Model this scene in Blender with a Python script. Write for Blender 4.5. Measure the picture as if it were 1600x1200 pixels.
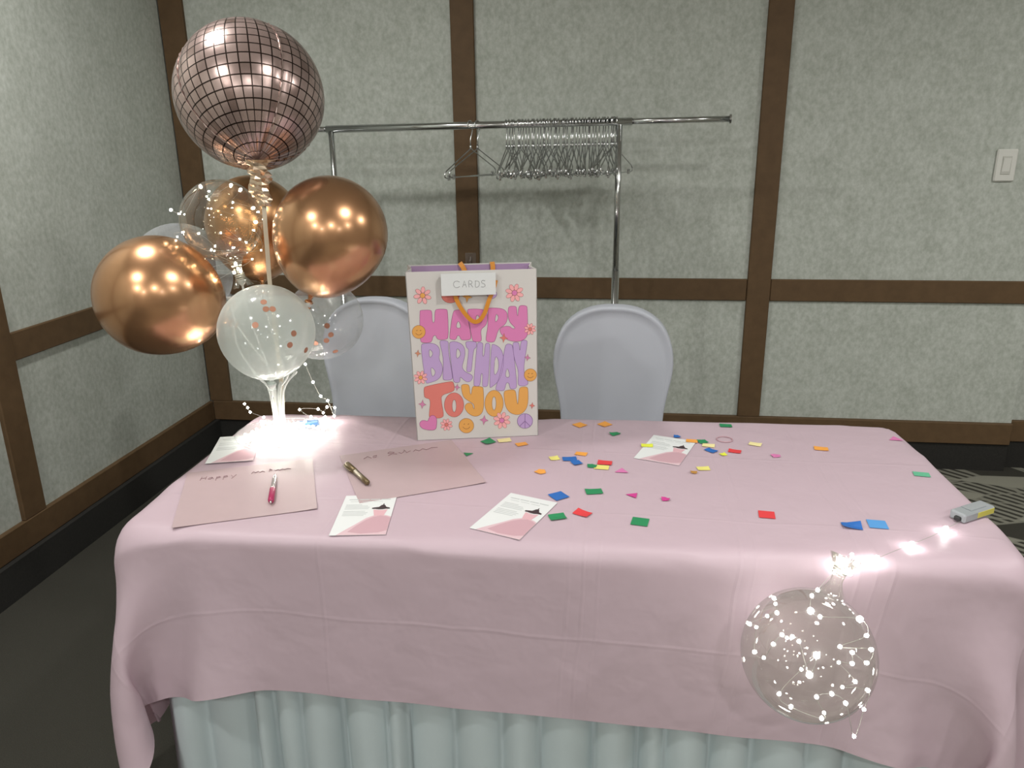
import bpy, math, random
import numpy as np
from mathutils import Vector, Matrix, Quaternion
from mathutils.geometry import tessellate_polygon
random.seed(7)
for o in list(bpy.data.objects): bpy.data.objects.remove(o)
SC = bpy.context.scene
COL = SC.collection

# ------------------------------------------------------------------ camera
F_PX, PITCH, ROLL, YAW = 1212.1, 0.30075, -0.01309, -0.12967
EYE = Vector((0.0, 0.0, 1.52))
_fwd = Vector((math.sin(YAW)*math.cos(PITCH), math.cos(YAW)*math.cos(PITCH), -math.sin(PITCH)))
_rt0 = Vector((math.cos(YAW), -math.sin(YAW), 0)); _up0 = _rt0.cross(_fwd)
_rt = _rt0*math.cos(ROLL) + _up0*math.sin(ROLL)
_up = -_rt0*math.sin(ROLL) + _up0*math.cos(ROLL)
cam_data = bpy.data.cameras.new('camera'); cam = bpy.data.objects.new('camera', cam_data); COL.objects.link(cam)
cam_data.sensor_width = 36.0; cam_data.lens = F_PX/1600*36; cam_data.clip_start = 0.02
M = Matrix((_rt, _up, -_fwd)).transposed().to_4x4(); M.translation = EYE
cam.matrix_world = M
SC.camera = cam

# ------------------------------------------------------------------ light and exposure
SC.view_settings.view_transform = 'Standard'; SC.view_settings.look = 'None'
SC.view_settings.gamma = 1.0; SC.view_settings.use_curve_mapping = False
SC.view_settings.exposure = -0.27
world = bpy.data.worlds.new('world'); SC.world = world; world.use_nodes = True
world.node_tree.nodes['Background'].inputs[0].default_value = (0.80, 0.84, 0.86, 1)
world.node_tree.nodes['Background'].inputs[1].default_value = 0.05
CEIL = 2.72
def downlight(x, y, power, col=(1.0, 0.985, 0.945)):
    l = bpy.data.lights.new('ceiling_downlight', 'AREA'); l.shape = 'DISK'; l.size = 0.19
    l.energy = power; l.color = col
    o = bpy.data.objects.new('ceiling_downlight', l); o.location = (x, y, CEIL-0.03); COL.objects.link(o)
for lx, ly, pw in ((-1.45, 1.95, 28), (0.62, 1.15, 25), (2.60, 1.90, 38),
                   (-1.40, 0.20, 22), (2.60, -0.30, 30),
                   (-1.40, -1.60, 36), (0.62, -1.30, 36), (2.60, -2.40, 36),
                   (-0.40, -3.10, 40)):
    downlight(lx, ly, pw)

# ------------------------------------------------------------------ helpers: finding points
def ray(px, py): return _rt*(px-800) + _up*(600-py) + _fwd*F_PX
def onz(px, py, z):
    d = ray(px, py); return EYE + d*((z-EYE.z)/d.z)
def ony(px, py, y):
    d = ray(px, py); return EYE + d*((y-EYE.y)/d.y)

# ------------------------------------------------------------------ helpers: materials
def lin(r, g, b):
    f = lambda c: (c/12.92 if c <= 0.04045 else ((c+0.055)/1.055)**2.4)
    return (f(r/255), f(g/255), f(b/255), 1)
def mat(name, col, rough=0.5, metal=0.0, var=0.0, scale=30.0, bump=0.0, bscale=200.0, sss=0, **kw):
    m = bpy.data.materials.new(name); m.use_nodes = True; nt = m.node_tree; N = nt.nodes; L = nt.links
    b = N['Principled BSDF']
    b.inputs['Base Color'].default_value = col; b.inputs['Roughness'].default_value = rough; b.inputs['Metallic'].default_value = metal
    for k, v in kw.items():
        b.inputs[k.replace('_', ' ')].default_value = v
    tc = N.new('ShaderNodeTexCoord')
    if var > 0:
        n = N.new('ShaderNodeTexNoise'); n.inputs['Scale'].default_value = scale; n.inputs['Detail'].default_value = 5
        L.new(tc.outputs['Object'], n.inputs['Vector'])
        r = N.new('ShaderNodeMapRange'); r.inputs['From Min'].default_value = 0.3; r.inputs['From Max'].default_value = 0.7
        r.inputs['To Min'].default_value = 1-var; r.inputs['To Max'].default_value = 1+var
        L.new(n.outputs['Fac'], r.inputs['Value'])
        mx = N.new('ShaderNodeVectorMath'); mx.operation = 'SCALE'; mx.inputs[0].default_value = col[:3]
        L.new(r.outputs['Result'], mx.inputs['Scale']); L.new(mx.outputs['Vector'], b.inputs['Base Color'])
    if bump > 0:
        n2 = N.new('ShaderNodeTexNoise'); n2.inputs['Scale'].default_value = bscale; n2.inputs['Detail'].default_value = 4
        L.new(tc.outputs['Object'], n2.inputs['Vector'])
        bp = N.new('ShaderNodeBump'); bp.inputs['Strength'].default_value = bump; bp.inputs['Distance'].default_value = 0.004
        L.new(n2.outputs['Fac'], bp.inputs['Height']); L.new(bp.outputs['Normal'], b.inputs['Normal'])
    return m
def emit_mat(name, col, s):
    m = bpy.data.materials.new(name); m.use_nodes = True; nt = m.node_tree
    b = nt.nodes['Principled BSDF']; b.inputs['Base Color'].default_value = (*col, 1)
    b.inputs['Emission Color'].default_value = (*col, 1); b.inputs['Emission Strength'].default_value = s
    return m
def film_mat(name, tint, body, body_fac, gloss_lo, gloss_hi, rough, transl=0.0):
    """thin clear film: transparent + diffuse body + gloss rising towards the rim"""
    m = bpy.data.materials.new(name); m.use_nodes = True; nt = m.node_tree; N = nt.nodes; L = nt.links
    N.remove(N['Principled BSDF']); out = N['Material Output']
    tr = N.new('ShaderNodeBsdfTransparent'); tr.inputs[0].default_value = (*tint, 1)
    df = N.new('ShaderNodeBsdfDiffuse'); df.inputs[0].default_value = (*body, 1)
    tl = N.new('ShaderNodeBsdfTranslucent'); tl.inputs[0].default_value = (*body, 1)
    md = N.new('ShaderNodeMixShader'); md.inputs[0].default_value = transl
    L.new(df.outputs[0], md.inputs[1]); L.new(tl.outputs[0], md.inputs[2])
    lw = N.new('ShaderNodeLayerWeight'); lw.inputs['Blend'].default_value = 0.35
    r1 = N.new('ShaderNodeMapRange'); r1.inputs['To Min'].default_value = body_fac; r1.inputs['To Max'].default_value = min(1, body_fac*2.2+0.03)
    pw = N.new('ShaderNodeMath'); pw.operation = 'POWER'; pw.inputs[1].default_value = 2.0
    L.new(lw.outputs['Facing'], pw.inputs[0]); L.new(pw.outputs[0], r1.inputs['Value'])
    m1 = N.new('ShaderNodeMixShader'); L.new(r1.outputs['Result'], m1.inputs[0]); L.new(tr.outputs[0], m1.inputs[1]); L.new(md.outputs[0], m1.inputs[2])
    gl = N.new('ShaderNodeBsdfGlossy'); gl.inputs['Roughness'].default_value = rough
    r2 = N.new('ShaderNodeMapRange'); r2.inputs['To Min'].default_value = gloss_lo; r2.inputs['To Max'].default_value = gloss_hi
    L.new(pw.outputs[0], r2.inputs['Value'])
    m2 = N.new('ShaderNodeMixShader'); L.new(r2.outputs['Result'], m2.inputs[0]); L.new(m1.outputs[0], m2.inputs[1]); L.new(gl.outputs[0], m2.inputs[2])
    L.new(m2.outputs[0], out.inputs['Surface'])
    return m

# ------------------------------------------------------------------ helpers: meshes
class MB:
    def __init__(s): s.v = []; s.f = []
    def add(s, vs, fs, mtx=None):
        o = len(s.v)
        s.v += [tuple(mtx @ Vector(p)) if mtx else tuple(p) for p in vs]
        s.f += [tuple(i+o for i in f) for f in fs]; return s
    def box(s, x0, x1, y0, y1, z0, z1, mtx=None):
        return s.add([(x0,y0,z0),(x1,y0,z0),(x1,y1,z0),(x0,y1,z0),(x0,y0,z1),(x1,y0,z1),(x1,y1,z1),(x0,y1,z1)],
                     [(0,3,2,1),(4,5,6,7),(0,1,5,4),(1,2,6,5),(2,3,7,6),(3,0,4,7)], mtx)
    def cbox(s, x0, x1, y0, y1, z0, z1, c=0.004, mtx=None):
        """box with all edges chamfered"""
        P = []; idx = {}
        X = (x0, x1); Y = (y0, y1); Z = (z0, z1)
        for i in (0, 1):
            for j in (0, 1):
                for k in (0, 1):
                    sx, sy, sz = (1-2*i)*c, (1-2*j)*c, (1-2*k)*c
                    idx[i,j,k,0] = len(P); P.append((X[i], Y[j]+sy, Z[k]+sz))
                    idx[i,j,k,1] = len(P); P.append((X[i]+sx, Y[j], Z[k]+sz))
                    idx[i,j,k,2] = len(P); P.append((X[i]+sx, Y[j]+sy, Z[k]))
        F = []
        ctr = Vector(((x0+x1)/2, (y0+y1)/2, (z0+z1)/2))
        def face(ids):
            a, b, d = (Vector(P[ids[q]]) for q in (0, 1, 2))
            n = (b-a).cross(d-a); m = sum((Vector(P[q]) for q in ids), Vector())/len(ids)
            F.append(tuple(ids) if n.dot(m-ctr) > 0 else tuple(reversed(ids)))
        for ax in range(3):
            for e in (0, 1):
                q = [(0,0),(1,0),(1,1),(0,1)]; ids = []
                for a, b in q:
                    t = [a, b]; t.insert(ax, e); ids.append(idx[t[0],t[1],t[2],ax])
                face(ids)
        for ax in range(3):
            o1, o2 = [a for a in range(3) if a != ax]
            for a in (0, 1):
                for b in (0, 1):
                    t0 = [0,0,0]; t1 = [0,0,0]; t0[ax] = 0; t1[ax] = 1
                    t0[o1] = t1[o1] = a; t0[o2] = t1[o2] = b
                    face([idx[t0[0],t0[1],t0[2],o1], idx[t1[0],t1[1],t1[2],o1], idx[t1[0],t1[1],t1[2],o2], idx[t0[0],t0[1],t0[2],o2]])
        for i in (0, 1):
            for j in (0, 1):
                for k in (0, 1): face([idx[i,j,k,0], idx[i,j,k,1], idx[i,j,k,2]])
        return s.add(P, F, mtx)
    def tube(s, pts, r, n=8, cap=True, closed=False):
        pts = [Vector(p) for p in pts]; m = len(pts)
        rad = r if isinstance(r, (list, tuple)) else [r]*m
        T = []
        for i in range(m):
            a = pts[(i-1) % m] if (closed or i > 0) else pts[i]; b = pts[(i+1) % m] if (closed or i < m-1) else pts[i]
            t = (b-a); T.append(t.normalized() if t.length > 1e-9 else Vector((0,0,1)))
        ref = Vector((0,0,1)) if abs(T[0].z) < 0.9 else Vector((1,0,0))
        nrm = (ref - T[0]*ref.dot(T[0])).normalized(); V = []
        for i in range(m):
            nrm = (nrm - T[i]*nrm.dot(T[i]))
            nrm = nrm.normalized() if nrm.length > 1e-6 else T[i].orthogonal().normalized()
            bi = T[i].cross(nrm)
            for k in range(n):
                a = 2*math.pi*k/n; V.append(pts[i] + (nrm*math.cos(a) + bi*math.sin(a))*rad[i])
        Fc = []
        for i in range(m if closed else m-1):
            for k in range(n):
                a = i*n+k; b = i*n+(k+1) % n; c = ((i+1) % m)*n+(k+1) % n; d = ((i+1) % m)*n+k
                Fc.append((a, b, c, d))
        if cap and not closed: Fc += [tuple(reversed(range(n))), tuple(range((m-1)*n, m*n))]
        return s.add(V, Fc)
    def lathe(s, prof, n=32, mtx=None, cap=True):
        V = []; Fc = []
        for r, z in prof:
            for k in range(n):
                a = 2*math.pi*k/n; V.append((r*math.cos(a), r*math.sin(a), z))
        for i in range(len(prof)-1):
            for k in range(n):
                Fc.append((i*n+k, i*n+(k+1) % n, (i+1)*n+(k+1) % n, (i+1)*n+k))
        if cap:
            Fc += [tuple(reversed(range(n))), tuple(range((len(prof)-1)*n, len(prof)*n))]
        return s.add(V, Fc, mtx)
    def ball(s, c, r, n=8, k=6):
        V = [(c[0], c[1], c[2]+r)]; Fc = []
        for i in range(1, k):
            p = math.pi*i/k
            for j in range(n):
                a = 2*math.pi*j/n; V.append((c[0]+r*math.sin(p)*math.cos(a), c[1]+r*math.sin(p)*math.sin(a), c[2]+r*math.cos(p)))
        V.append((c[0], c[1], c[2]-r)); e = len(V)-1
        for j in range(n): Fc.append((0, 1+j, 1+(j+1) % n)); Fc.append((e, 1+(k-2)*n+(j+1) % n, 1+(k-2)*n+j))
        for i in range(k-2):
            for j in range(n): Fc.append((1+i*n+j, 1+(i+1)*n+j, 1+(i+1)*n+(j+1) % n, 1+i*n+(j+1) % n))
        return s.add(V, Fc)
    def slab(s, polys, z0, z1, mtx=None):
        """polys: outline first, then holes (2D). extruded flat shape"""
        def area(p): return sum(p[i-1][0]*p[i][1]-p[i][0]*p[i-1][1] for i in range(len(p)))
        loops = []
        for i, p in enumerate(polys):
            ccw = area(p) > 0
            loops.append(list(p) if (ccw == (i == 0)) else list(reversed(p)))
        flat = [q for p in loops for q in p]; n = len(flat)
        tris = tessellate_polygon([[Vector((x, y, 0)) for x, y in p] for p in loops])
        V = [(x, y, z0) for x, y in flat] + [(x, y, z1) for x, y in flat]; Fc = []
        for a, b, c in tris:
            A, B, C_ = flat[a], flat[b], flat[c]
            cr = (B[0]-A[0])*(C_[1]-A[1])-(B[1]-A[1])*(C_[0]-A[0])
            if abs(cr) < 1e-14: continue
            if cr < 0: a, c = c, a
            Fc.append((a+n, b+n, c+n)); Fc.append((c, b, a))
        o = 0
        for p in loops:
            m = len(p)
            for i in range(m): Fc.append((o+i, o+(i+1) % m, o+(i+1) % m+n, o+i+n))
            o += m
        return s.add(V, Fc, mtx)
    def mesh(s, name, m=None, smooth=False):
        me = bpy.data.meshes.new(name); me.from_pydata(s.v, [], s.f); me.update()
        if smooth: me.polygons.foreach_set('use_smooth', [True]*len(me.polygons))
        if m: me.materials.append(m)
        return me
    def build(s, name, m, parent=None, smooth=False, mtx=None):
        return link(name, s.mesh(name, m, smooth), parent, mtx)
def link(name, data, parent=None, mtx=None):
    o = bpy.data.objects.new(name, data); COL.objects.link(o)
    if parent: o.parent = parent
    if mtx is not None: o.matrix_local = mtx
    return o
def tag(o, label=None, cat=None, group=None, kind=None):
    if label: o['label'] = label
    if cat: o['category'] = cat
    if group: o['group'] = group
    if kind: o['kind'] = kind
    return o
def thing(name, label, cat, loc=(0,0,0), rz=0.0, group=None):
    o = bpy.data.objects.new(name, None); COL.objects.link(o); o.location = loc; o.rotation_euler = (0, 0, rz); o.empty_display_size = 0.05
    return tag(o, label, cat, group)
def struct(name, mb, m, parent=None, smooth=False):
    o = mb.build(name, m, parent, smooth)
    if not parent: o['kind'] = 'structure'
    return o
def chaikin(p, it=2):
    for _ in range(it):
        q = []
        for i in range(len(p)):
            a, b = p[i], p[(i+1) % len(p)]
            q += [(a[0]*.75+b[0]*.25, a[1]*.75+b[1]*.25), (a[0]*.25+b[0]*.75, a[1]*.25+b[1]*.75)]
        p = q
    return p
def spline(pts, n=6):
    """catmull-rom through points"""
    P = [Vector(p) for p in pts]; P = [P[0]*2-P[1]] + P + [P[-1]*2-P[-2]]; out = []
    for i in range(1, len(P)-2):
        for k in range(n):
            t = k/n
            out.append(0.5*((2*P[i]) + (P[i+1]-P[i-1])*t + (2*P[i-1]-5*P[i]+4*P[i+1]-P[i+2])*t*t + (3*P[i]-P[i-1]-3*P[i+1]+P[i+2])*t**3))
    out.append(P[-2].copy()); return out
def ell(cx, cy, rx, ry, n=28, rot=0):
    return [(cx+rx*math.cos(2*math.pi*i/n)*math.cos(rot)-ry*math.sin(2*math.pi*i/n)*math.sin(rot),
             cy+rx*math.cos(2*math.pi*i/n)*math.sin(rot)+ry*math.sin(2*math.pi*i/n)*math.cos(rot)) for i in range(n)]

# ------------------------------------------------------------------ materials
def wall_material():
    m = bpy.data.materials.new('fabric_wall_covering'); m.use_nodes = True; nt = m.node_tree; N = nt.nodes; L = nt.links; b = N['Principled BSDF']
    tc = N.new('ShaderNodeTexCoord'); mp = N.new('ShaderNodeMapping'); mp.inputs['Scale'].default_value = (1, 1, 0.75)
    L.new(tc.outputs['Object'], mp.inputs['Vector'])
    n1 = N.new('ShaderNodeTexNoise'); n1.inputs['Scale'].default_value = 55; n1.inputs['Detail'].default_value = 6; n1.inputs['Roughness'].default_value = 0.65
    n2 = N.new('ShaderNodeTexNoise'); n2.inputs['Scale'].default_value = 9; n2.inputs['Detail'].default_value = 4
    for n in (n1, n2): L.new(mp.outputs[0], n.inputs['Vector'])
    ad = N.new('ShaderNodeMath'); ad.operation = 'MULTIPLY_ADD'; ad.inputs[1].default_value = 0.35
    L.new(n2.outputs['Fac'], ad.inputs[0]); L.new(n1.outputs['Fac'], ad.inputs[2])
    cr = N.new('ShaderNodeValToRGB'); e = cr.color_ramp.elements
    e[0].position = 0.45; e[0].color = (0.36, 0.385, 0.34, 1); e[1].position = 0.92; e[1].color = (0.54, 0.57, 0.53, 1)
    L.new(ad.outputs[0], cr.inputs[0]); L.new(cr.outputs[0], b.inputs['Base Color'])
    b.inputs['Roughness'].default_value = 0.85; b.inputs['Specular IOR Level'].default_value = 0.2
    bp = N.new('ShaderNodeBump'); bp.inputs['Strength'].default_value = 0.15; bp.inputs['Distance'].default_value = 0.003
    L.new(n1.outputs['Fac'], bp.inputs['Height']); L.new(bp.outputs[0], b.inputs['Normal'])
    return m
def carpet_material():
    m = bpy.data.materials.new('patterned_carpet'); m.use_nodes = True; nt = m.node_tree; N = nt.nodes; L = nt.links; b = N['Principled BSDF']
    tc = N.new('ShaderNodeTexCoord')
    def noise(sc, det=3):
        n = N.new('ShaderNodeTexNoise'); n.inputs['Scale'].default_value = sc; n.inputs['Detail'].default_value = det; L.new(tc.outputs['Object'], n.inputs['Vector']); return n
    def ramp(src, stops):
        r = N.new('ShaderNodeValToRGB'); e = r.color_ramp.elements
        while len(e) < len(stops): e.new(0.5)
        for q, (p, c) in zip(e, stops): q.position = p; q.color = (c, c, c, 1)
        L.new(src, r.inputs[0]); return r
    # warped coordinates
    nw = N.new('ShaderNodeTexNoise'); nw.inputs['Scale'].default_value = 1.6; L.new(tc.outputs['Object'], nw.inputs['Vector'])
    mx = N.new('ShaderNodeMix'); mx.data_type = 'RGBA'; mx.inputs[0].default_value = 0.10
    mp = N.new('ShaderNodeMapping'); mp.inputs['Rotation'].default_value = (0, 0, 0.95); mp.inputs['Scale'].default_value = (1.0, 2.4, 1); L.new(tc.outputs['Object'], mp.inputs['Vector'])
    L.new(mp.outputs[0], mx.inputs[6]); L.new(nw.outputs['Color'], mx.inputs[7])
    vo = N.new('ShaderNodeTexVoronoi'); vo.inputs['Scale'].default_value = 4.2; vo.feature = 'F1'; L.new(mx.outputs[2], vo.inputs['Vector'])
    ve = N.new('ShaderNodeTexVoronoi'); ve.inputs['Scale'].default_value = 4.2; ve.feature = 'DISTANCE_TO_EDGE'; L.new(mx.outputs[2], ve.inputs['Vector'])
    edge = ramp(ve.outputs['Distance'], [(0.0, 0.75), (0.03, 0.75), (0.04, 0), (1, 0)])
    sep = N.new('ShaderNodeSeparateColor'); L.new(vo.outputs['Color'], sep.inputs[0])
    # hatched leaves: some cells carry stripes
    wv = N.new('ShaderNodeTexWave'); wv.inputs['Scale'].default_value = 11; wv.inputs['Distortion'].default_value = 0.6; wv.bands_direction = 'DIAGONAL'
    L.new(tc.outputs['Object'], wv.inputs['Vector'])
    st = ramp(wv.outputs['Fac'], [(0.0, 0), (0.42, 0), (0.5, 1), (1, 1)])
    sel = ramp(sep.outputs[0], [(0.0, 0), (0.22, 0), (0.24, 1), (1, 1)])
    sol = ramp(sep.outputs[1], [(0.0, 0), (0.58, 0), (0.60, 1), (1, 1)])
    # where the pattern is busy: right half of the room
    sx = N.new('ShaderNodeSeparateXYZ'); L.new(tc.outputs['Object'], sx.inputs[0])
    bn = noise(0.9, 2)
    def math_(op, a, b2):
        q = N.new('ShaderNodeMath'); q.operation = op
        for i, t in enumerate((a, b2)):
            if isinstance(t, (int, float)): q.inputs[i].default_value = t
            else: L.new(t, q.inputs[i])
        return q.outputs[0]
    busy = math_('ADD', math_('MULTIPLY', sx.outputs[0], 0.17), bn.outputs['Fac'])
    busyr = ramp(busy, [(0.0, 0.0), (0.30, 0.0), (0.48, 1), (1, 1)])
    a1 = math_('MULTIPLY', math_('MULTIPLY', st.outputs[0], sel.outputs[0]), 0.75)
    a2 = math_('MAXIMUM', a1, math_('MULTIPLY', sol.outputs[0], 0.9))
    a3 = math_('MAXIMUM', math_('MULTIPLY', edge.outputs[0], 0.85), a2)
    fac = math_('MULTIPLY', a3, busyr.outputs[0])
    fib = noise(420, 2)
    c = N.new('ShaderNodeMix'); c.data_type = 'RGBA'
    c.inputs[6].default_value = (0.050, 0.048, 0.040, 1); c.inputs[7].default_value = (0.29, 0.285, 0.235, 1)
    L.new(fac, c.inputs[0])
    mul = N.new('ShaderNodeVectorMath'); mul.operation = 'SCALE'; L.new(c.outputs[2], mul.inputs[0])
    L.new(math_('ADD', math_('MULTIPLY', fib.outputs['Fac'], 0.9), 0.55), mul.inputs['Scale'])
    L.new(mul.outputs[0], b.inputs['Base Color']); b.inputs['Roughness'].default_value = 0.95; b.inputs['Specular IOR Level'].default_value = 0.1
    bp = N.new('ShaderNodeBump'); bp.inputs['Strength'].default_value = 0.5; bp.inputs['Distance'].default_value = 0.004
    L.new(fib.outputs['Fac'], bp.inputs['Height']); L.new(bp.outputs[0], b.inputs['Normal'])
    return m
def cloth_material():
    m = bpy.data.materials.new('pink_plastic_tablecloth'); m.use_nodes = True; nt = m.node_tree; N = nt.nodes; L = nt.links; b = N['Principled BSDF']
    b.inputs['Base Color'].default_value = (0.60, 0.468, 0.53, 1); b.inputs['Roughness'].default_value = 0.48
    b.inputs['Specular IOR Level'].default_value = 0.4
    uv = N.new('ShaderNodeUVMap'); sp = N.new('ShaderNodeSeparateXYZ'); L.new(uv.outputs[0], sp.inputs[0])
    def math_(op, a, b2=0.0):
        q = N.new('ShaderNodeMath'); q.operation = op
        for i, t in enumerate((a, b2)):
            if isinstance(t, (int, float)): q.inputs[i].default_value = t
            else: L.new(t, q.inputs[i])
        return q.outputs[0]
    n0 = N.new('ShaderNodeTexNoise'); n0.inputs['Scale'].default_value = 3.0; L.new(uv.outputs[0], n0.inputs['Vector'])
    wob = math_('MULTIPLY', math_('SUBTRACT', n0.outputs['Fac'], 0.5), 0.03)
    acc = None
    for axis, c, w, h in ((0, -0.98, .006, 1), (0, -0.95, .005, .7), (0, -0.46, .006, .8), (0, 0.05, .006, .7), (0, 0.08, .005, 1), (0, 0.11, .005, .6),
                          (0, 0.38, .006, 1), (0, 0.41, .005, .7), (0, 0.60, .006, 1.0), (0, 0.63, .005, .8), (0, 0.66, .006, .8),
                          (0, 0.95, .006, 1), (1, -0.21, .006, .7), (1, 0.13, .006, .7), (1, -0.55, .006, .7)):
        d = math_('ABSOLUTE', math_('SUBTRACT', math_('ADD', sp.outputs[axis], wob), c))
        g = math_('MULTIPLY', math_('MAXIMUM', math_('SUBTRACT', 1.0, math_('DIVIDE', d, w)), 0.0), h)
        acc = g if acc is None else math_('ADD', acc, g)
    n1 = N.new('ShaderNodeTexNoise'); n1.inputs['Scale'].default_value = 9.0; n1.inputs['Detail'].default_value = 3; n1.inputs['Distortion'].default_value = 0.15; L.new(uv.outputs[0], n1.inputs['Vector'])
    n2 = N.new('ShaderNodeTexNoise'); n2.inputs['Scale'].default_value = 900.0; L.new(uv.outputs[0], n2.inputs['Vector'])
    h = math_('ADD', math_('MULTIPLY', acc, 0.20), math_('ADD', math_('MULTIPLY', n1.outputs['Fac'], 1.6), math_('MULTIPLY', n2.outputs['Fac'], 0.05)))
    bp = N.new('ShaderNodeBump'); bp.inputs['Strength'].default_value = 0.55; bp.inputs['Distance'].default_value = 0.006
    L.new(h, bp.inputs['Height']); L.new(bp.outputs[0], b.inputs['Normal'])
    tl = N.new('ShaderNodeBsdfTranslucent'); tl.inputs[0].default_value = (0.76, 0.48, 0.53, 1)
    mx = N.new('ShaderNodeMixShader'); mx.inputs[0].default_value = 0.16
    L.new(b.outputs[0], mx.inputs[1]); L.new(tl.outputs[0], mx.inputs[2]); L.new(mx.outputs[0], N['Material Output'].inputs['Surface'])
    return m
def foil_material():
    m = bpy.data.materials.new('mirror_ball_foil'); m.use_nodes = True; nt = m.node_tree; N = nt.nodes; L = nt.links; b = N['Principled BSDF']
    uv = N.new('ShaderNodeUVMap')
    sc = N.new('ShaderNodeVectorMath'); sc.operation = 'MULTIPLY'; sc.inputs[1].default_value = (44, 22, 0); L.new(uv.outputs[0], sc.inputs[0])
    fr = N.new('ShaderNodeVectorMath'); fr.operation = 'FRACTION'; L.new(sc.outputs[0], fr.inputs[0])
    fl = N.new('ShaderNodeVectorMath'); fl.operation = 'FLOOR'; L.new(sc.outputs[0], fl.inputs[0])
    wn = N.new('ShaderNodeTexWhiteNoise'); wn.noise_dimensions = '3D'; L.new(fl.outputs[0], wn.inputs['Vector'])
    sp = N.new('ShaderNodeSeparateXYZ'); L.new(fr.outputs[0], sp.inputs[0])
    def math_(op, a, b2=0.0):
        q = N.new('ShaderNodeMath'); q.operation = op
        for i, t in enumerate((a, b2)):
            if isinstance(t, (int, float)): q.inputs[i].default_value = t
            else: L.new(t, q.inputs[i])
        return q.outputs[0]
    def line(src, w):
        d = math_('ABSOLUTE', math_('SUBTRACT', src, 0.5)); return math_('GREATER_THAN', d, 0.5-w)
    suv = N.new('ShaderNodeSeparateXYZ'); L.new(uv.outputs[0], suv.inputs[0])
    ln = math_('MULTIPLY', math_('MAXIMUM', line(sp.outputs[0], 0.062), line(sp.outputs[1], 0.062)), math_('LESS_THAN', suv.outputs[1], 0.955))
    cr = N.new('ShaderNodeValToRGB'); e = cr.color_ramp.elements
    e[0].position = 0.0; e[0].color = (0.30, 0.21, 0.185, 1); e[1].position = 0.22; e[1].color = (0.47, 0.35, 0.325, 1)
    e.new(1.0).color = (0.58, 0.44, 0.41, 1)
    L.new(wn.outputs['Value'], cr.inputs[0])
    mx = N.new('ShaderNodeMix'); mx.data_type = 'RGBA'; mx.inputs[7].default_value = (0.035, 0.022, 0.018, 1)
    L.new(ln, mx.inputs[0]); L.new(cr.outputs[0], mx.inputs[6]); L.new(mx.outputs[2], b.inputs['Base Color'])
    b.inputs['Metallic'].default_value = 0.75; b.inputs['Roughness'].default_value = 0.27
    tc = N.new('ShaderNodeTexCoord'); n = N.new('ShaderNodeTexNoise'); n.inputs['Scale'].default_value = 14; L.new(tc.outputs['Object'], n.inputs['Vector'])
    bp = N.new('ShaderNodeBump'); bp.inputs['Strength'].default_value = 0.12; bp.inputs['Distance'].default_value = 0.01
    L.new(n.outputs['Fac'], bp.inputs['Height']); L.new(bp.outputs[0], b.inputs['Normal'])
    return m

WALL = wall_material(); CARPET = carpet_material(); CLOTH = cloth_material(); FOIL = foil_material()
TRIM = mat('brown_painted_trim', (0.112, 0.068, 0.034, 1), 0.6, var=0.10, scale=25, bump=0.08, bscale=120, Specular_IOR_Level=0.25)
COVE = mat('black_carpet_base', (0.016, 0.015, 0.013, 1), 0.95, var=0.2, scale=150)
CEILM = mat('ceiling_white', (0.62, 0.61, 0.57, 1), 0.9)
DARKW = mat('far_wall_paint', (0.34, 0.33, 0.29, 1), 0.9, var=0.05, scale=10)
WHITEP = mat('white_plastic', (0.66, 0.66, 0.62, 1), 0.35)
SWG = mat('switch_rocker', (0.50, 0.50, 0.46, 1), 0.4)
CHROME = mat('chrome_tube', (0.62, 0.63, 0.63, 1), 0.16, 1.0)
WIRE = mat('chrome_wire', (0.58, 0.59, 0.59, 1), 0.22, 1.0)
BLACKP = mat('black_plastic', (0.02, 0.02, 0.02, 1), 0.4)
SPANDEX = mat('white_chair_cover', (0.43, 0.45, 0.50, 1), 0.8, var=0.02, scale=6, bump=0.08, bscale=500)
SKIRT = mat('white_skirt_fabric', (0.50, 0.575, 0.595, 1), 0.85, var=0.03, scale=5, bump=0.12, bscale=60)
COPPER = mat('copper_chrome_latex', (0.58, 0.315, 0.165, 1), 0.27, 0.88, Coat_Weight=0.3, Coat_Roughness=0.10)
GOLDB = mat('copper_latex_dark', (0.56, 0.30, 0.14, 1), 0.27, 0.88)
CLEARB = film_mat('clear_bubble', (0.90, 0.905, 0.87), (0.9, 0.9, 0.88), 0.030, 0.07, 0.85, 0.04)
FROST = film_mat('frosted_latex', (0.95, 0.98, 0.97), (0.86, 0.91, 0.89), 0.34, 0.04, 0.35, 0.10, 0.55)
CLEARL = film_mat('clear_latex', (0.96, 0.97, 0.98), (0.84, 0.86, 0.90), 0.16, 0.04, 0.40, 0.08, 0.5)
ROD = mat('clear_white_rod', (0.86, 0.88, 0.86, 1), 0.25, Transmission_Weight=0.25)
ACRYL = film_mat('clear_acrylic', (0.95, 0.96, 0.96), (0.9, 0.9, 0.9), 0.05, 0.06, 0.45, 0.06)
ROSEDOT = mat('copper_confetti', (0.42, 0.20, 0.13, 1), 0.35, 0.3)
LEDW = emit_mat('warm_white_led', (1.0, 0.97, 0.86), 115.0)
LEDY = emit_mat('warm_led', (1.0, 0.92, 0.70), 60.0)
LEDW2 = emit_mat('bright_white_led', (1.0, 0.97, 0.93), 60.0)
LEDW3 = emit_mat('glaring_white_led', (1.0, 0.97, 0.93), 85.0)
SILVERWIRE = mat('silver_fairy_wire', (0.45, 0.44, 0.40, 1), 0.5, 0.3)
RIBB = mat('cream_ribbon', (0.66, 0.58, 0.46, 1), 0.35)
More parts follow.
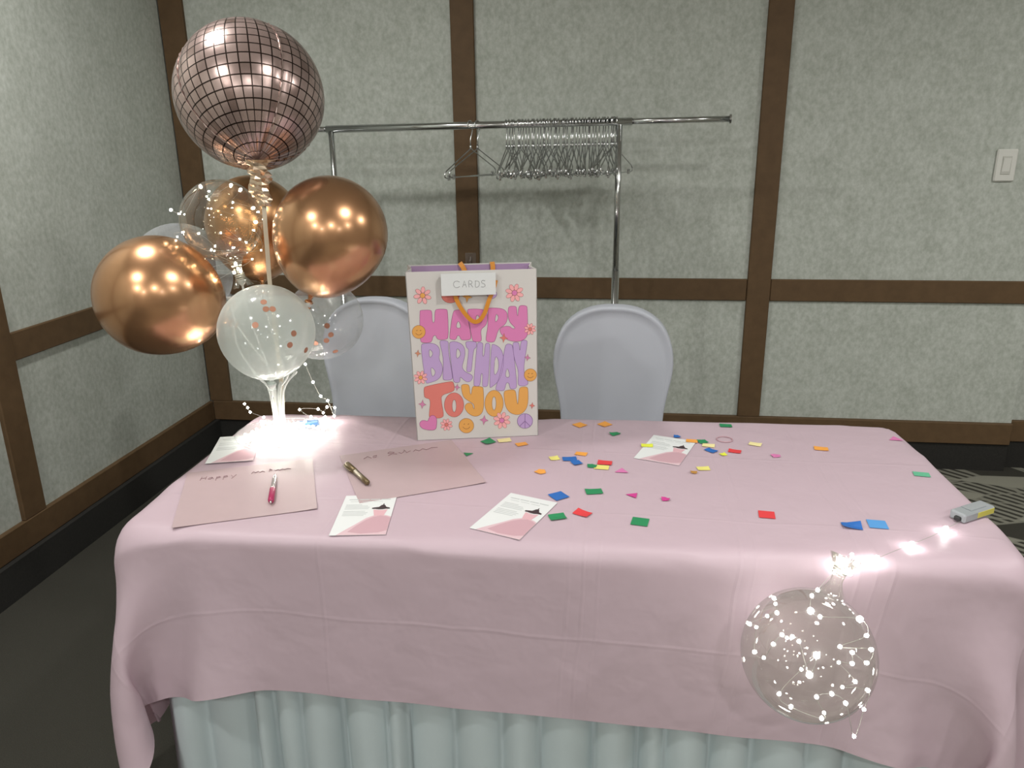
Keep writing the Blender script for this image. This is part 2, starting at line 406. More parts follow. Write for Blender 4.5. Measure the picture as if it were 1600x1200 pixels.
BAGW = mat('white_bag_card', (0.62, 0.60, 0.575, 1), 0.55)
BAGIN = mat('lavender_bag_lining', (0.40, 0.27, 0.44, 1), 0.6)
ORIB = mat('orange_ribbon', (0.64, 0.25, 0.025, 1), 0.45)
PAPER = mat('white_paper', (0.70, 0.72, 0.72, 1), 0.6)
PENCIL = mat('grey_pencil', (0.24, 0.24, 0.25, 1), 0.7)
INKG = mat('pale_grey_print', (0.50, 0.525, 0.525, 1), 0.7)
INKP = mat('brown_handwriting', (0.26, 0.15, 0.16, 1), 0.7)
PINKPAPER = mat('pink_cardstock', (0.47, 0.355, 0.37, 1), 0.42, var=0.02, scale=20)
CARDPINK = mat('card_pink_skirt', (0.54, 0.335, 0.38, 1), 0.6)
CARDPINK2 = mat('card_pink_bodice', (0.66, 0.40, 0.44, 1), 0.6)
CARDPALE = mat('card_pale_pink', (0.64, 0.46, 0.50, 1), 0.6)
CARDBLK = mat('card_black_hanger', (0.045, 0.025, 0.03, 1), 0.6)

# ------------------------------------------------------------------ the room
WY, TY = 3.685, 3.66           # back wall face, face of its trim
WX, TX = -2.095, -2.073        # left wall face, face of its trim
STEP = 1.875                   # the back wall steps back here
X1, Y0 = 4.6, -4.2
struct('floor', MB().box(WX-.12, X1+.1, Y0-.1, WY+.2, -0.05, 0), CARPET)
struct('ceiling', MB().box(WX-.12, X1+.1, Y0-.1, WY+.2, CEIL, CEIL+.05), CEILM)
wb = struct('wall_back', MB().box(WX-.12, STEP, WY, WY+.12, 0, CEIL), WALL)
ws = struct('wall_back_recess', MB().box(STEP, X1+.1, WY+.05, WY+.17, 0, CEIL), WALL)
wl = struct('wall_left', MB().box(WX-.12, WX, Y0-.1, WY, 0, CEIL), WALL)
struct('wall_right', MB().box(X1, X1+.1, Y0-.1, WY+.05, 0, CEIL), DARKW)
struct('wall_front', MB().box(WX, X1, Y0-.1, Y0, 0, CEIL), DARKW)
R0, R1, B0, B1 = 0.808, 0.908, 0.136, 0.240
# back wall: posts, rails between them, panels behind
posts = [(-2.086, -1.971), (-0.731, -0.627), (0.624, 0.728)]
tn = 0
def trim(mb):
    global tn; tn += 1
    return struct('trim_%d' % tn, mb, TRIM)
for a, b in posts: trim(MB().cbox(a, b, TY, WY, B1, CEIL, .003))
spans = [(-1.971, -0.731), (-0.627, 0.624), (0.728, STEP)]
for a, b in spans:
    trim(MB().cbox(a+.0015, b-.0015, TY+.004, WY, R0, R1, .003))
    for z0, z1 in ((B1, R0), (R1, CEIL)):
        MB().box(a, b, WY-.006, WY+.001, z0, z1).build('panel', WALL, wb)
trim(MB().cbox(STEP+.004, X1, TY+.055, WY+.05, R0, R1, .003))
MB().box(STEP+.001, X1, WY+.044, WY+.051, B1, R0).build('panel', WALL, ws)
MB().box(STEP+.001, X1, WY+.044, WY+.051, R1, CEIL).build('panel', WALL, ws)
o = struct('baseboard_back', MB().cbox(TX, STEP, TY-.002, WY, B0, B1, .003).cbox(STEP+.002, X1, TY+.05, WY+.05, B0, B1, .003), TRIM)
MB().box(TX, STEP, TY+.010, WY, 0, B0-.001).box(STEP, X1, TY+.060, WY+.05, 0, B0-.001).build('carpet_base', COVE, o)
# left wall
lposts = [(2.285, 2.395), (1.00, 1.105), (-0.30, -0.195), (-1.6, -1.495), (-2.9, -2.795)]
edges = [TY] + [v for a, b in lposts for v in (b, a)] + [Y0]
for a, b in lposts: trim(MB().cbox(WX, TX, a, b, B1, CEIL, .003))
for i in range(0, len(edges)-1, 2):
    b, a = edges[i], edges[i+1]
    trim(MB().cbox(WX, TX-.004, a+.0015, b-.0015, R0, R1, .003))
    for z0, z1 in ((B1, R0), (R1, CEIL)):
        MB().box(WX-.001, WX+.006, a, b, z0, z1).build('panel', WALL, wl)
o = struct('baseboard_left', MB().cbox(WX, TX+.002, Y0, TY-.002, B0, B1, .003), TRIM)
MB().box(WX, TX+.022, Y0, TY+.010, 0, B0-.001).build('carpet_base', COVE, o)

# light switch on the right panel
sw = thing('light_switch', 'white rocker light switch plate on the right wall panel', 'light switch', (1.656, WY-.006, 1.404))
MB().cbox(-.042, .042, -.012, 0, -.067, .067, .005).build('wall_plate', WHITEP, sw)
MB().cbox(-.019, .019, -.0145, -.010, -.038, .038, .002).build('rocker_frame', SWG, sw)
MB().add([(-.015,-.014,-.032),(.015,-.014,-.032),(.015,-.018,.030),(-.015,-.018,.030),(-.015,-.010,-.032),(.015,-.010,-.032),(.015,-.010,.030),(-.015,-.010,.030)],
         [(0,1,2,3),(4,7,6,5),(0,4,5,1),(1,5,6,2),(2,6,7,3),(3,7,4,0)]).build('rocker', WHITEP, sw)
# clear adhesive hook on the middle post
HOOKM = film_mat('clear_hook_plastic', (0.85, 0.82, 0.78), (0.55, 0.45, 0.38), 0.22, 0.05, 0.3, 0.1)
hk = thing('adhesive_hook', 'small clear plastic adhesive hook on the middle brown post', 'hook', (-0.668, TY, 0.995))
MB().cbox(-.026, .026, -.005, 0, -.035, .030, .002).build('back_plate', HOOKM, hk)
MB().tube(spline([(0, -.004, .012), (0, -.010, -.004), (0, -.018, -.016), (0, -.026, -.014), (0, -.030, -.003)]), .0045, 8).build('hook_arm', mat('hook_arm_grey', (0.16, 0.13, 0.11, 1), 0.3), hk, True)

# ------------------------------------------------------------------ table: frame of reference
TC = Vector((-0.121, 1.788, 0)); TYAW = math.radians(1.4); TOP = 0.738
TM = Matrix.Translation(TC) @ Matrix.Rotation(TYAW, 4, 'Z')
tb = thing('folding_table', 'long folding table standing under the pink cloth and white skirt', 'table', TC, TYAW)
TABM = mat('table_plastic', (0.5, 0.48, 0.45, 1), 0.5, var=0.04); LEGM = mat('table_leg_steel', (0.2, 0.2, 0.21, 1), 0.4, 0.8)
MB().slab([[(sx*(.895-.05*(1-math.cos(a))), 0) if False else (x, y) for x, y in [(sx*(.845+.05*math.cos(a)), sy*(.302+.05*math.sin(a))) for sx, sy, rev in ((1,1,0),(-1,1,1),(-1,-1,0),(1,-1,1)) for a in [math.radians((90-q if rev else q)) for q in range(0, 91, 15)]]]], TOP-.045, TOP-.006).build('table_top', TABM, tb)
for sx in (-1, 1):
    for sy in (-1, 1):
        MB().tube([(sx*.66, sy*.27, 0), (sx*.66, sy*.27, TOP-.045)], .0135, 10).build('leg', LEGM, tb, True)
    MB().tube([(sx*.66, -.27, .22), (sx*.66, .27, .22)], .010, 8).build('crossbar', LEGM, tb, True)

# skirt: pleated white fabric along the front and both ends
def skirt():
    hx, hy = .890, .340; c_ = .035
    L = [(hx, hy), (hx, -hy+c_), (hx-c_*.3, -hy+c_*.3), (hx-c_, -hy), (-hx+c_, -hy), (-hx+c_*.3, -hy+c_*.3), (-hx, -hy+c_), (-hx, hy)]
    pts = []; step = .006
    for (a, b) in zip(L[:-1], L[1:]):
        a = Vector(a); b = Vector(b); n = int((b-a).length/step)
        d = (b-a).normalized(); nr = Vector((-d.y, d.x))  # outward for this winding
        nr = -nr if nr.dot((a+b)/2) < 0 else nr
        for i in range(n): pts.append((a+d*(i*step), nr))
    rnd = random.Random(3); V = []; F = []; rows = 14; n = len(pts)
    ph = []; s = 0; w = .05; last = 0; amp = .01
    k = 0; knots = [0]
    while knots[-1] < n*step: knots.append(knots[-1]+rnd.uniform(.045, .13))
    sizes = [rnd.uniform(.5, 1.0) for _ in knots]; lean = [rnd.uniform(-.035, .035) for _ in knots]
    for j in range(rows):
        t = j/(rows-1); z = 0.698*(1-t)+0.012*t
        for i, (p, nr) in enumerate(pts):
            sarc = i*step
            while k < len(knots)-2 and knots[k+1] <= sarc: k += 1
            if sarc < knots[k]: k = 0
            while k < len(knots)-2 and knots[k+1] <= sarc: k += 1
            u = (sarc-knots[k])/(knots[k+1]-knots[k]) + lean[k]*t*3
            u = min(max(u, 0), 1)
            a = sizes[k]*(.046+.012*max(0, t-.5))
            # rounded pleat: soft rise, sharper return
            off = a*max(0.0, math.sin(math.pi*u))**.6
            flare = .020*max(0, t-.45)
            q = p + nr*(off-.004+flare*(0.6))
            V.append((q.x, q.y, z))
    for j in range(rows-1):
        for i in range(n-1): F.append((j*n+i, (j+1)*n+i, (j+1)*n+i+1, j*n+i+1))
    me = MB().add(V, F)
    o = me.build('table_skirt', SKIRT, None, True, TM)
    return tag(o, 'white pleated fabric skirt hanging around the table below the pink cloth', 'table skirt')
skirt()

# tablecloth: draped by a small cloth solver over the table box
def drape():
    h = .025; ox, of, ob = .445, .346, .235
    hx, hy = .957, .397; rc = .022
    def axis(e, lo, hi):
        return np.concatenate([np.linspace(-e-lo, -e-.012, int(round(lo/h))+1), [-e+.002], np.linspace(-e+.016, e-.016, int(round(2*e/h))), [e-.002], np.linspace(e+.012, e+hi, int(round(hi/h))+1)])
    xs = axis(hx, ox, ox); ys = axis(hy, of, ob)
    nx, ny = len(xs), len(ys)
    X, Y = np.meshgrid(xs, ys); rest = np.stack([X, Y], -1)
    rng = np.random.RandomState(5)
    ca, sa = math.cos(-.034), math.sin(-.034)
    P = np.stack([X*ca-Y*sa, X*sa+Y*ca, np.full_like(X, .004)], -1)
    P += rng.normal(0, .0006, P.shape); V = np.zeros_like(P)
    b = np.array([hx, hy, .36]); c = np.array([0, 0, -.36]); r = .010
    def proj(A, B, l, k):
        d = B-A; ln = np.linalg.norm(d, axis=-1, keepdims=True)+1e-9
        cor = d*((ln-l)/ln)*(.5*k); A += cor; B -= cor
    dg = h*math.sqrt(2)
    cons = []
    for s in (0, 1):
        cons.append((slice(None), slice(s, nx-1, 2), slice(None), slice(s+1, nx, 2), h, 1.0))
        cons.append((slice(s, ny-1, 2), slice(None), slice(s+1, ny, 2), slice(None), h, 1.0))
    for s in (0, 1):
        cons.append((slice(s, ny-1, 2), slice(0, nx-1), slice(s+1, ny, 2), slice(1, nx), dg, .35))
        cons.append((slice(s, ny-1, 2), slice(1, nx), slice(s+1, ny, 2), slice(0, nx-1), dg, .35))
    for s in (0, 1, 2, 3):
        cons.append((slice(None), slice(s, nx-2, 4), slice(None), slice(s+2, nx, 4), 2*h, .16))
        cons.append((slice(s, ny-2, 4), slice(None), slice(s+2, ny, 4), slice(None), 2*h, .16))
    for s in range(8):
        cons.append((slice(None), slice(s, nx-4, 8), slice(None), slice(s+4, nx, 8), 4*h, .55))
        cons.append((slice(s, ny-4, 8), slice(None), slice(s+4, ny, 8), slice(None), 4*h, .22))
    fixed = []
    for (a0, a1, b0, b1, l, k) in cons:
        A = P[a0, a1]; B = P[b0, b1]; far = l > 1.5*h
        m0 = min(A.shape[0], B.shape[0]); m1 = min(A.shape[1], B.shape[1])
        l = np.linalg.norm(rest[a0, a1][:min(A.shape[0], B.shape[0]), :min(A.shape[1], B.shape[1])]-rest[b0, b1][:min(A.shape[0], B.shape[0]), :min(A.shape[1], B.shape[1])], axis=-1, keepdims=True)
        if far:      # no bending stiffness across the table edge
            ra = rest[a0, a1][:m0, :m1]; rb_ = rest[b0, b1][:m0, :m1]
            cross = ((np.abs(ra[..., 0]) < hx) != (np.abs(rb_[..., 0]) < hx)) | ((np.abs(ra[..., 1]) < hy) != (np.abs(rb_[..., 1]) < hy))
            k = np.where(cross, 0.0, k)[..., None]
        fixed.append((a0, a1, b0, b1, m0, m1, l, k))
    dt = 1/60
    for step in range(150):
        V[..., 2] -= 9.8*dt; V *= .975
        old = P.copy(); P += V*dt
        for it in range(9):
            for (a0, a1, b0, b1, m0, m1, l, k) in fixed:
                A = P[a0, a1][:m0, :m1]; B = P[b0, b1][:m0, :m1]; proj(A, B, l, k)
            # rounded rectangle in plan, then rounded over the top edge
            D = P-c; q2 = np.abs(D[..., :2])-(b[:2]-rc); m2 = np.maximum(q2, 0); l2 = np.linalg.norm(m2, axis=-1)
            d2 = l2+np.minimum(q2.max(-1), 0)-rc
            g2 = np.where(l2[..., None] > 1e-9, m2/np.maximum(l2[..., None], 1e-9), (q2 == q2.max(-1, keepdims=True)).astype(float))*np.sign(D[..., :2])
            q = np.stack([d2+r, np.abs(D[..., 2])-(b[2]-r)], -1); mq = np.maximum(q, 0); lo = np.linalg.norm(mq, axis=-1)
            sd = lo+np.minimum(q.max(-1), 0)-r
            hit = sd < 0
            if hit.any():
                ga = np.where(lo[..., None] > 1e-9, mq/np.maximum(lo[..., None], 1e-9), (q == q.max(-1, keepdims=True)).astype(float))
                g = np.concatenate([g2*ga[..., :1], ga[..., 1:]*np.sign(D[..., 2:])], -1)
                push = -sd[..., None]*g
                P[hit] += push[hit]
                mu = .55
                dp = P-old; dn = (dp*g).sum(-1, keepdims=True)*g
                tan = dp-dn; P[hit] -= (tan*mu)[hit]
            P[..., 2] = np.maximum(P[..., 2], -TOP+.01)
        V = (P-old)/dt
        sp = np.linalg.norm(V, axis=-1, keepdims=True); V *= np.minimum(1, 2.5/np.maximum(sp, 1e-6))
    # the front drop hangs nearly flat
    col_w = np.clip((hx-.10-np.abs(xs))/.28, 0, 1); col_w = .85*col_w*col_w*(3-2*col_w)
    mid = np.abs(xs) < hx-.25
    for j in range(ny):
        if ys[j] < -hy-.005:
            fy = np.polyfit(xs[mid], P[j, mid, 1], 1); fz = np.polyfit(xs[mid], P[j, mid, 2], 1)
            P[j, :, 1] += col_w*(np.polyval(fy, xs)-P[j, :, 1]); P[j, :, 2] += col_w*(np.polyval(fz, xs)-P[j, :, 2])
    P[..., 2] += TOP
    on = (np.abs(P[..., 0]) < hx-.03) & (np.abs(P[..., 1]) < hy-.03)
    P[..., 2][on] = TOP
    v = [tuple(p) for p in P.reshape(-1, 3)]
    f = [(j*nx+i, j*nx+i+1, (j+1)*nx+i+1, (j+1)*nx+i) for j in range(ny-1) for i in range(nx-1)]
    me = bpy.data.meshes.new('tablecloth'); me.from_pydata(v, [], f); me.update()
    uvl = me.uv_layers.new(name='UVMap'); rr = rest.reshape(-1, 2)
    li = np.empty(len(me.loops), dtype=np.int32); me.loops.foreach_get('vertex_index', li)
    uvl.data.foreach_set('uv', rr[li].astype(np.float32).ravel())
    me.polygons.foreach_set('use_smooth', [True]*len(me.polygons)); me.materials.append(CLOTH)
    o = link('tablecloth', me, None, TM)
    sb = o.modifiers.new('subd', 'SUBSURF'); sb.levels = 1; sb.render_levels = 1
    return tag(o, 'pale pink plastic tablecloth draped over the long table', 'tablecloth')
drape()
TZ = TOP + .0012

# ------------------------------------------------------------------ covered chairs behind the table
def chair(label, x, y, rz):
    t = thing('covered_chair', label, 'chair', (x, y, 0), rz, 'white covered banquet chairs')
    H, W = 1.0, .205
    # outline of the back, from the seat up: waist, wide shoulder, rounded top
    half = [(.185, .43), (.176, .56), (.174, .62), (.186, .70), (.200, .765), (.203, .82), (.194, .875), (.170, .93), (.135, .965), (.090, .988), (.045, .998), (0, 1.0)]
    out = half + [(-a, b) for a, b in reversed(half[:-1])]
    out = chaikin(out, 1)
    n = len(out); V = []; F = []
    cz = .74
    layers = [(-.030, .93), (-.036, .965), (-.030, .99), (-.014, 1.0), (.014, 1.0), (.030, .99), (.036, .965), (.030, .93)]
    for yy, s in layers:
        for (a, b) in out: V.append((a*s, yy + .10*max(0, (b-.43))*.6, cz+(b-cz)*(1-(1-s)*.8) if b > .5 else b))
    for k in range(len(layers)-1):
        for i in range(n): F.append((k*n+i, k*n+(i+1) % n, (k+1)*n+(i+1) % n, (k+1)*n+i))
    # front and rear faces: an inner ring, then a fan
    for k, rev in ((0, True), (len(layers)-1, False)):
        base = len(V); c0 = k*n; yy = layers[k][0]
        for (a, b) in out: V.append((a*.84, yy + .10*max(0, (b-.43))*.6*.9, cz+(b-cz)*.84))
        for i in range(n): F.append((base+i, base+(i+1) % n, c0+(i+1) % n, c0+i) if rev else (c0+i, c0+(i+1) % n, base+(i+1) % n, base+i))
        c = len(V); V.append((0, yy+.0186, .74))
        for i in range(n):
            F.append((c, base+(i+1) % n, base+i) if rev else (c, base+i, base+(i+1) % n))
    MB().add(V, [tuple(reversed(f)) for f in F]).build('back_cover', SPANDEX, t, True)
    MB().cbox(-.205, .205, -.42, .02, .40, .455, .02).build('seat_cover', SPANDEX, t, True)
    # stretch skirt narrowing to the four feet
    rings = [(.40, .205, -.42, .03), (.30, .200, -.415, .035), (.12, .198, -.42, .045), (.02, .205, -.43, .055)]
    V = []; F = []; m = 40
    for (z, w, y0, y1) in rings:
        for i in range(m):
            a = 2*math.pi*i/m; cx, sy = math.cos(a), math.sin(a)
            e = 1/max(abs(cx), abs(sy)); q = 0.88+.12/e
            dip = .14*max(0, (1-max(abs(cx), abs(sy))**1)) if False else 0
            x_ = cx*e*w*(1-.0*z); y_ = (y0+y1)/2 + sy*e*(y1-y0)/2
            inset = 1-.10*(1-abs(abs(cx)-abs(sy)))*0 - (.08 if z < .2 else .03)*(abs(abs(cx)-abs(sy)))*(z < .39)
            V.append((x_*inset, (y0+y1)/2+(y_-(y0+y1)/2)*inset, z))
    for k in range(len(rings)-1):
        for i in range(m): F.append((k*m+i, (k+1)*m+i, (k+1)*m+(i+1) % m, k*m+(i+1) % m))
    MB().add(V, F).build('skirt_cover', SPANDEX, t, True)
    for sx in (-1, 1):
        for yy in (-.40, .03): MB().cbox(sx*.185-.016, sx*.185+.016, yy-.016, yy+.016, 0, .06, .003).build('foot_pocket', SPANDEX, t)
    return t
chair('round-backed chair in a white stretch cover standing to the right of the gift bag', .012, 2.545, 0)
chair('white covered chair half hidden between the balloons and the gift bag', -0.84, 2.63, math.radians(-4))

# ------------------------------------------------------------------ garment rack and hangers
RY = 3.30; XL, XR = -1.182, 0.017
def barz(x): return 1.586 + (x-XL)/(XR-XL)*.012
rk = thing('garment_rack', 'chrome rolling garment rack standing against the back wall behind the chairs', 'garment rack', ((XL+XR)/2, RY, 0))
cx = (XL+XR)/2; hw = (XR-XL)/2
zl, zr = barz(XL), barz(XR)
MB().tube([(-hw-.02, 0, zl), (hw+.05, 0, zr)], .0150, 14).build('top_bar', CHROME, rk, True)
for s, xx in ((1, 0.445-cx), (-1, -hw-.43)):
    ex = MB().tube([(s*(hw+.0), 0, barz(cx+s*hw)), (xx, 0, barz(cx+xx)-.001)], .0115, 12).build('extension_bar', CHROME, rk, True)
    MB().tube([(xx-.001*s, 0, barz(cx+xx)-.001), (xx+.006*s, 0, barz(cx+xx)-.001)], .018, 14).build('end_cap', CHROME, ex)
for s in (-1, 1):
    MB().tube([(s*hw, 0, .12), (s*hw, 0, 1.0)], .0155, 12).build('lower_post', CHROME, rk, True)
    MB().tube([(s*hw, 0, .98), (s*hw, 0, barz(cx+s*hw)-.012)], .0125, 12).build('upper_post', CHROME, rk, True)
    ft = MB().tube([(s*hw, -.26, .11), (s*hw, .26, .11)], .0125, 10).build('foot_bar', CHROME, rk, True)
    for yy in (-.25, .25):
        cs = MB().tube([(s*hw-.011, yy, .035), (s*hw+.011, yy, .035)], .035, 18).build('caster', BLACKP, rk, True)
        MB().cbox(s*hw-.016, s*hw+.016, yy-.012, yy+.012, .05, .10, .003).build('caster_fork', CHROME, cs)
MB().tube([(-hw, 0, .16), (hw, 0, .16)], .0115, 10).build('bottom_bar', CHROME, rk, True)

def arc(c, r, a0, a1, n=10):
    return [(0, c[0]+r*math.cos(a0+(a1-a0)*i/n), c[1]+r*math.sin(a0+(a1-a0)*i/n)) for i in range(n+1)]
hook_pts = arc((0, 0.0), .0185, math.radians(200), math.radians(-20), 12) + [(0, .0175, -.018), (0, .010, -.036), (0, 0, -.052), (0, 0, -.088)]
hook_me = MB().tube(hook_pts, .0025, 6).mesh('hook', WIRE, True)
frame_pts = [(0, 0, -.088), (0, .012, -.096), (0, .185, -.172), (0, .200, -.184), (0, .198, -.196), (0, .185, -.200), (0, -.185, -.200), (0, -.198, -.196), (0, -.200, -.184), (0, -.185, -.172), (0, -.012, -.096)]
frame_me = MB().tube(frame_pts, .0024, 6, closed=True).mesh('wire_frame', WIRE, True)
clip_mb = MB().cbox(-.004, .004, -.007, .007, -.209, -.190, .0015); clip_mb.tube([(-.006, 0, -.192), (.006, 0, -.192)], .0035, 8)
clip_me = clip_mb.mesh('clip', WIRE)
collar_me = MB().tube([(0, 0, -.078), (0, 0, -.094)], .0045, 8).mesh('collar', WIRE, True)
def hanger(x, yaw, tilt, label, group, clips=.15):
    t = thing('wire_hanger', label, 'hanger', (x, RY, barz(x)+.0005), 0, group)
    t.rotation_euler = (tilt, 0, yaw)
    link('hook', hook_me, t); link('wire_frame', frame_me, t); link('collar', collar_me, t)
    for s in (-1, 1):
        c = link('clip', clip_me, t); c.location = (0, s*clips, 0)
    return t
rh = random.Random(11)
hanger(-.590, math.radians(-22), .01, 'wire hanger hanging apart on the rack bar, left one in front of the middle post', 'pair of hangers apart from the bunch', .17)
hanger(-.560, math.radians(-25), -.01, 'wire hanger hanging apart on the rack bar, right one in front of the middle post', 'pair of hangers apart from the bunch', .17)
NB = 40
for i in range(NB):
    x = -.440 + (.445)*(i+rh.uniform(-.3, .3))/(NB-1)
    yaw = math.radians(rh.uniform(-8, 6) - 4)
    hanger(x, yaw, rh.uniform(-.05, .05), 'chrome wire hanger in the tightly packed bunch on the rack bar', 'bunch of packed hangers on the rack', rh.uniform(.10, .18))
hanger(-.004, math.radians(-24), .0, 'wire hanger at the right end of the bunch, turned across the rack post', 'bunch of packed hangers on the rack', .16)

# ------------------------------------------------------------------ balloons
def orient(axis):
    """matrix turning +Z onto axis"""
    return Vector((0, 0, 1)).rotation_difference(Vector(axis).normalized()).to_matrix().to_4x4()
def latex_profile(R, stretch, n=26):
    prof = []
    for i in range(1, n):
        a = math.pi*i/n
        r = math.sin(a); z = math.cos(a)
        if z < 0:
            z *= stretch; r *= 1-.10*(1-r)**.6
        prof.append((R*r, R*z))
    prof = [(R*.02, R*.9995)] + prof
    zb = -R*stretch
    prof += [(R*.055, zb-.004), (R*.035, zb-.012), (R*.032, zb-.018)]
    return prof
def balloon(label, px, py, Y, rpx, neck_px, neck_dy, stretch, material, group, name='balloon', extra=None):
    c = ony(px, py, Y); d = (c-EYE).dot(_fwd); R = rpx/F_PX*d
    nk = ony(neck_px[0], neck_px[1], Y+neck_dy); axis = (c-nk).normalized()
    t = thing(name, label, 'balloon', c, 0, group)
    rot = orient(axis)
    MB().lathe(latex_profile(R, stretch), 48).build('envelope', material, t, True, rot)
    zb = -R*stretch
    MB().lathe([(R*.03, zb-.014), (.011, zb-.018), (.012, zb-.022), (.006, zb-.026), (.004, zb-.028), (.011, zb-.036), (.009, zb-.038)], 16).build('knot', material, t, True, rot)
    return t, c, R, c + (rot @ Vector((0, 0, zb-.026))), rot
GB = 'balloons of the bouquet on the table'
b_r = balloon('large copper chrome balloon on the right of the bouquet, beneath the mirror ball balloon', 517, 365, 1.955, 88, (482, 474), -.01, 1.18, COPPER, GB)
b_l = balloon('large copper chrome balloon at the far left of the bouquet', 247, 462, 1.87, 93, (350, 500), .05, 1.10, COPPER, GB)
b_b = balloon('copper balloon at the back, mostly hidden behind the clear bubble balloon', 397, 349, 2.17, 73, (412, 455), -.06, 1.25, GOLDB, GB)
b_cl = balloon('clear pale balloon behind the far left copper one', 283, 424, 2.17, 74, (368, 470), -.04, 1.10, CLEARL, GB)
b_f = balloon('frosted clear balloon with copper dots at the front of the bouquet', 417, 519, 1.86, 74, (424, 596), .02, 1.04, FROST, GB)
b_cr = balloon('clear balloon with a few dots, low on the right behind the frosted one', 507, 500, 2.10, 60, (455, 553), -.02, 1.12, CLEARL, GB)
# dots inside the two confetti balloons
dot_me = MB().lathe([(.0078, 0), (.0078, .0006)], 14).mesh('confetti_dot', ROSEDOT)
def dots(b, spots):
    t, c, R, nk, rot = b
    for px, py in spots:
        d = ray(px, py).normalized(); oc = EYE-c; bb = d.dot(oc); r2 = (R*1.002)**2
        disc = bb*bb-(oc.length_squared-r2)
        if disc < 0: continue
        p = EYE + d*(-bb-math.sqrt(disc)); n = (p-c).normalized()
        o = link('confetti_dot', dot_me, t); o.matrix_local = Matrix.Translation(p-c) @ orient(n)
dots(b_f, [(412, 472), (415.5, 483), (426, 483), (459, 521), (453, 539), (399, 508), (478, 547)])
dots(b_cr, [(511, 509), (517, 523), (510, 532), (493, 536), (524, 549)])

# clear bubble balloon with a gathered neck
def bubble(label, c, R, axis, name='bubble_balloon'):
    t = thing(name, label, 'balloon', c)
    rot = orient(axis); V = []; F = []; n = 64; prof = []
    for i in range(1, 40):
        a = math.pi*i/42; prof.append((R*math.sin(a), R*math.cos(a), 0.0))
    zb = prof[-1][1]; r0 = prof[-1][0]
    for k in range(1, 7):
        u = k/6; prof.append((r0*(1-u)**1.5+.010*u, zb-.032*u*R/.11, .10*u))
    prof += [(.012, zb-.048, .12), (.022, zb-.075, .3)]
    for r, z, cr in prof:
        for k in range(n):
            a = 2*math.pi*k/n; q = 1+cr*math.cos(12*a)
            V.append((r*q*math.cos(a), r*q*math.sin(a), z))
    for i in range(len(prof)-1):
        for k in range(n): F.append((i*n+k, (i+1)*n+k, (i+1)*n+(k+1) % n, i*n+(k+1) % n))
    V.append((0, 0, R)); e = len(V)-1
    for k in range(n): F.append((e, k, (k+1) % n))
    MB().add(V, F).build('envelope', CLEARB, t, True, rot)
    MB().tube([(.012*math.cos(a*.7), .012*math.sin(a*.7), zb-.040-.0006*a) for a in range(28)], .0018, 6).build('neck_tie', SILVERWIRE, t, True, rot)
    return t, c, R, c + rot @ Vector((0, 0, zb-.06)), rot
cb = ony(347, 345, 1.965); Rb = 63/F_PX*(cb-EYE).dot(_fwd)
b_bub = bubble('clear bubble balloon wrapped in fairy lights above the far left copper balloon', cb, Rb, cb-ony(373, 425, 1.95))
cf = ony(1262, 1022, 1.245); Rf = 101/F_PX*(cf-EYE).dot(_fwd)
b_front = bubble('clear bubble balloon with fairy lights hanging down in front of the tablecloth', cf, Rf, cf-ony(1308, 905, 1.30))

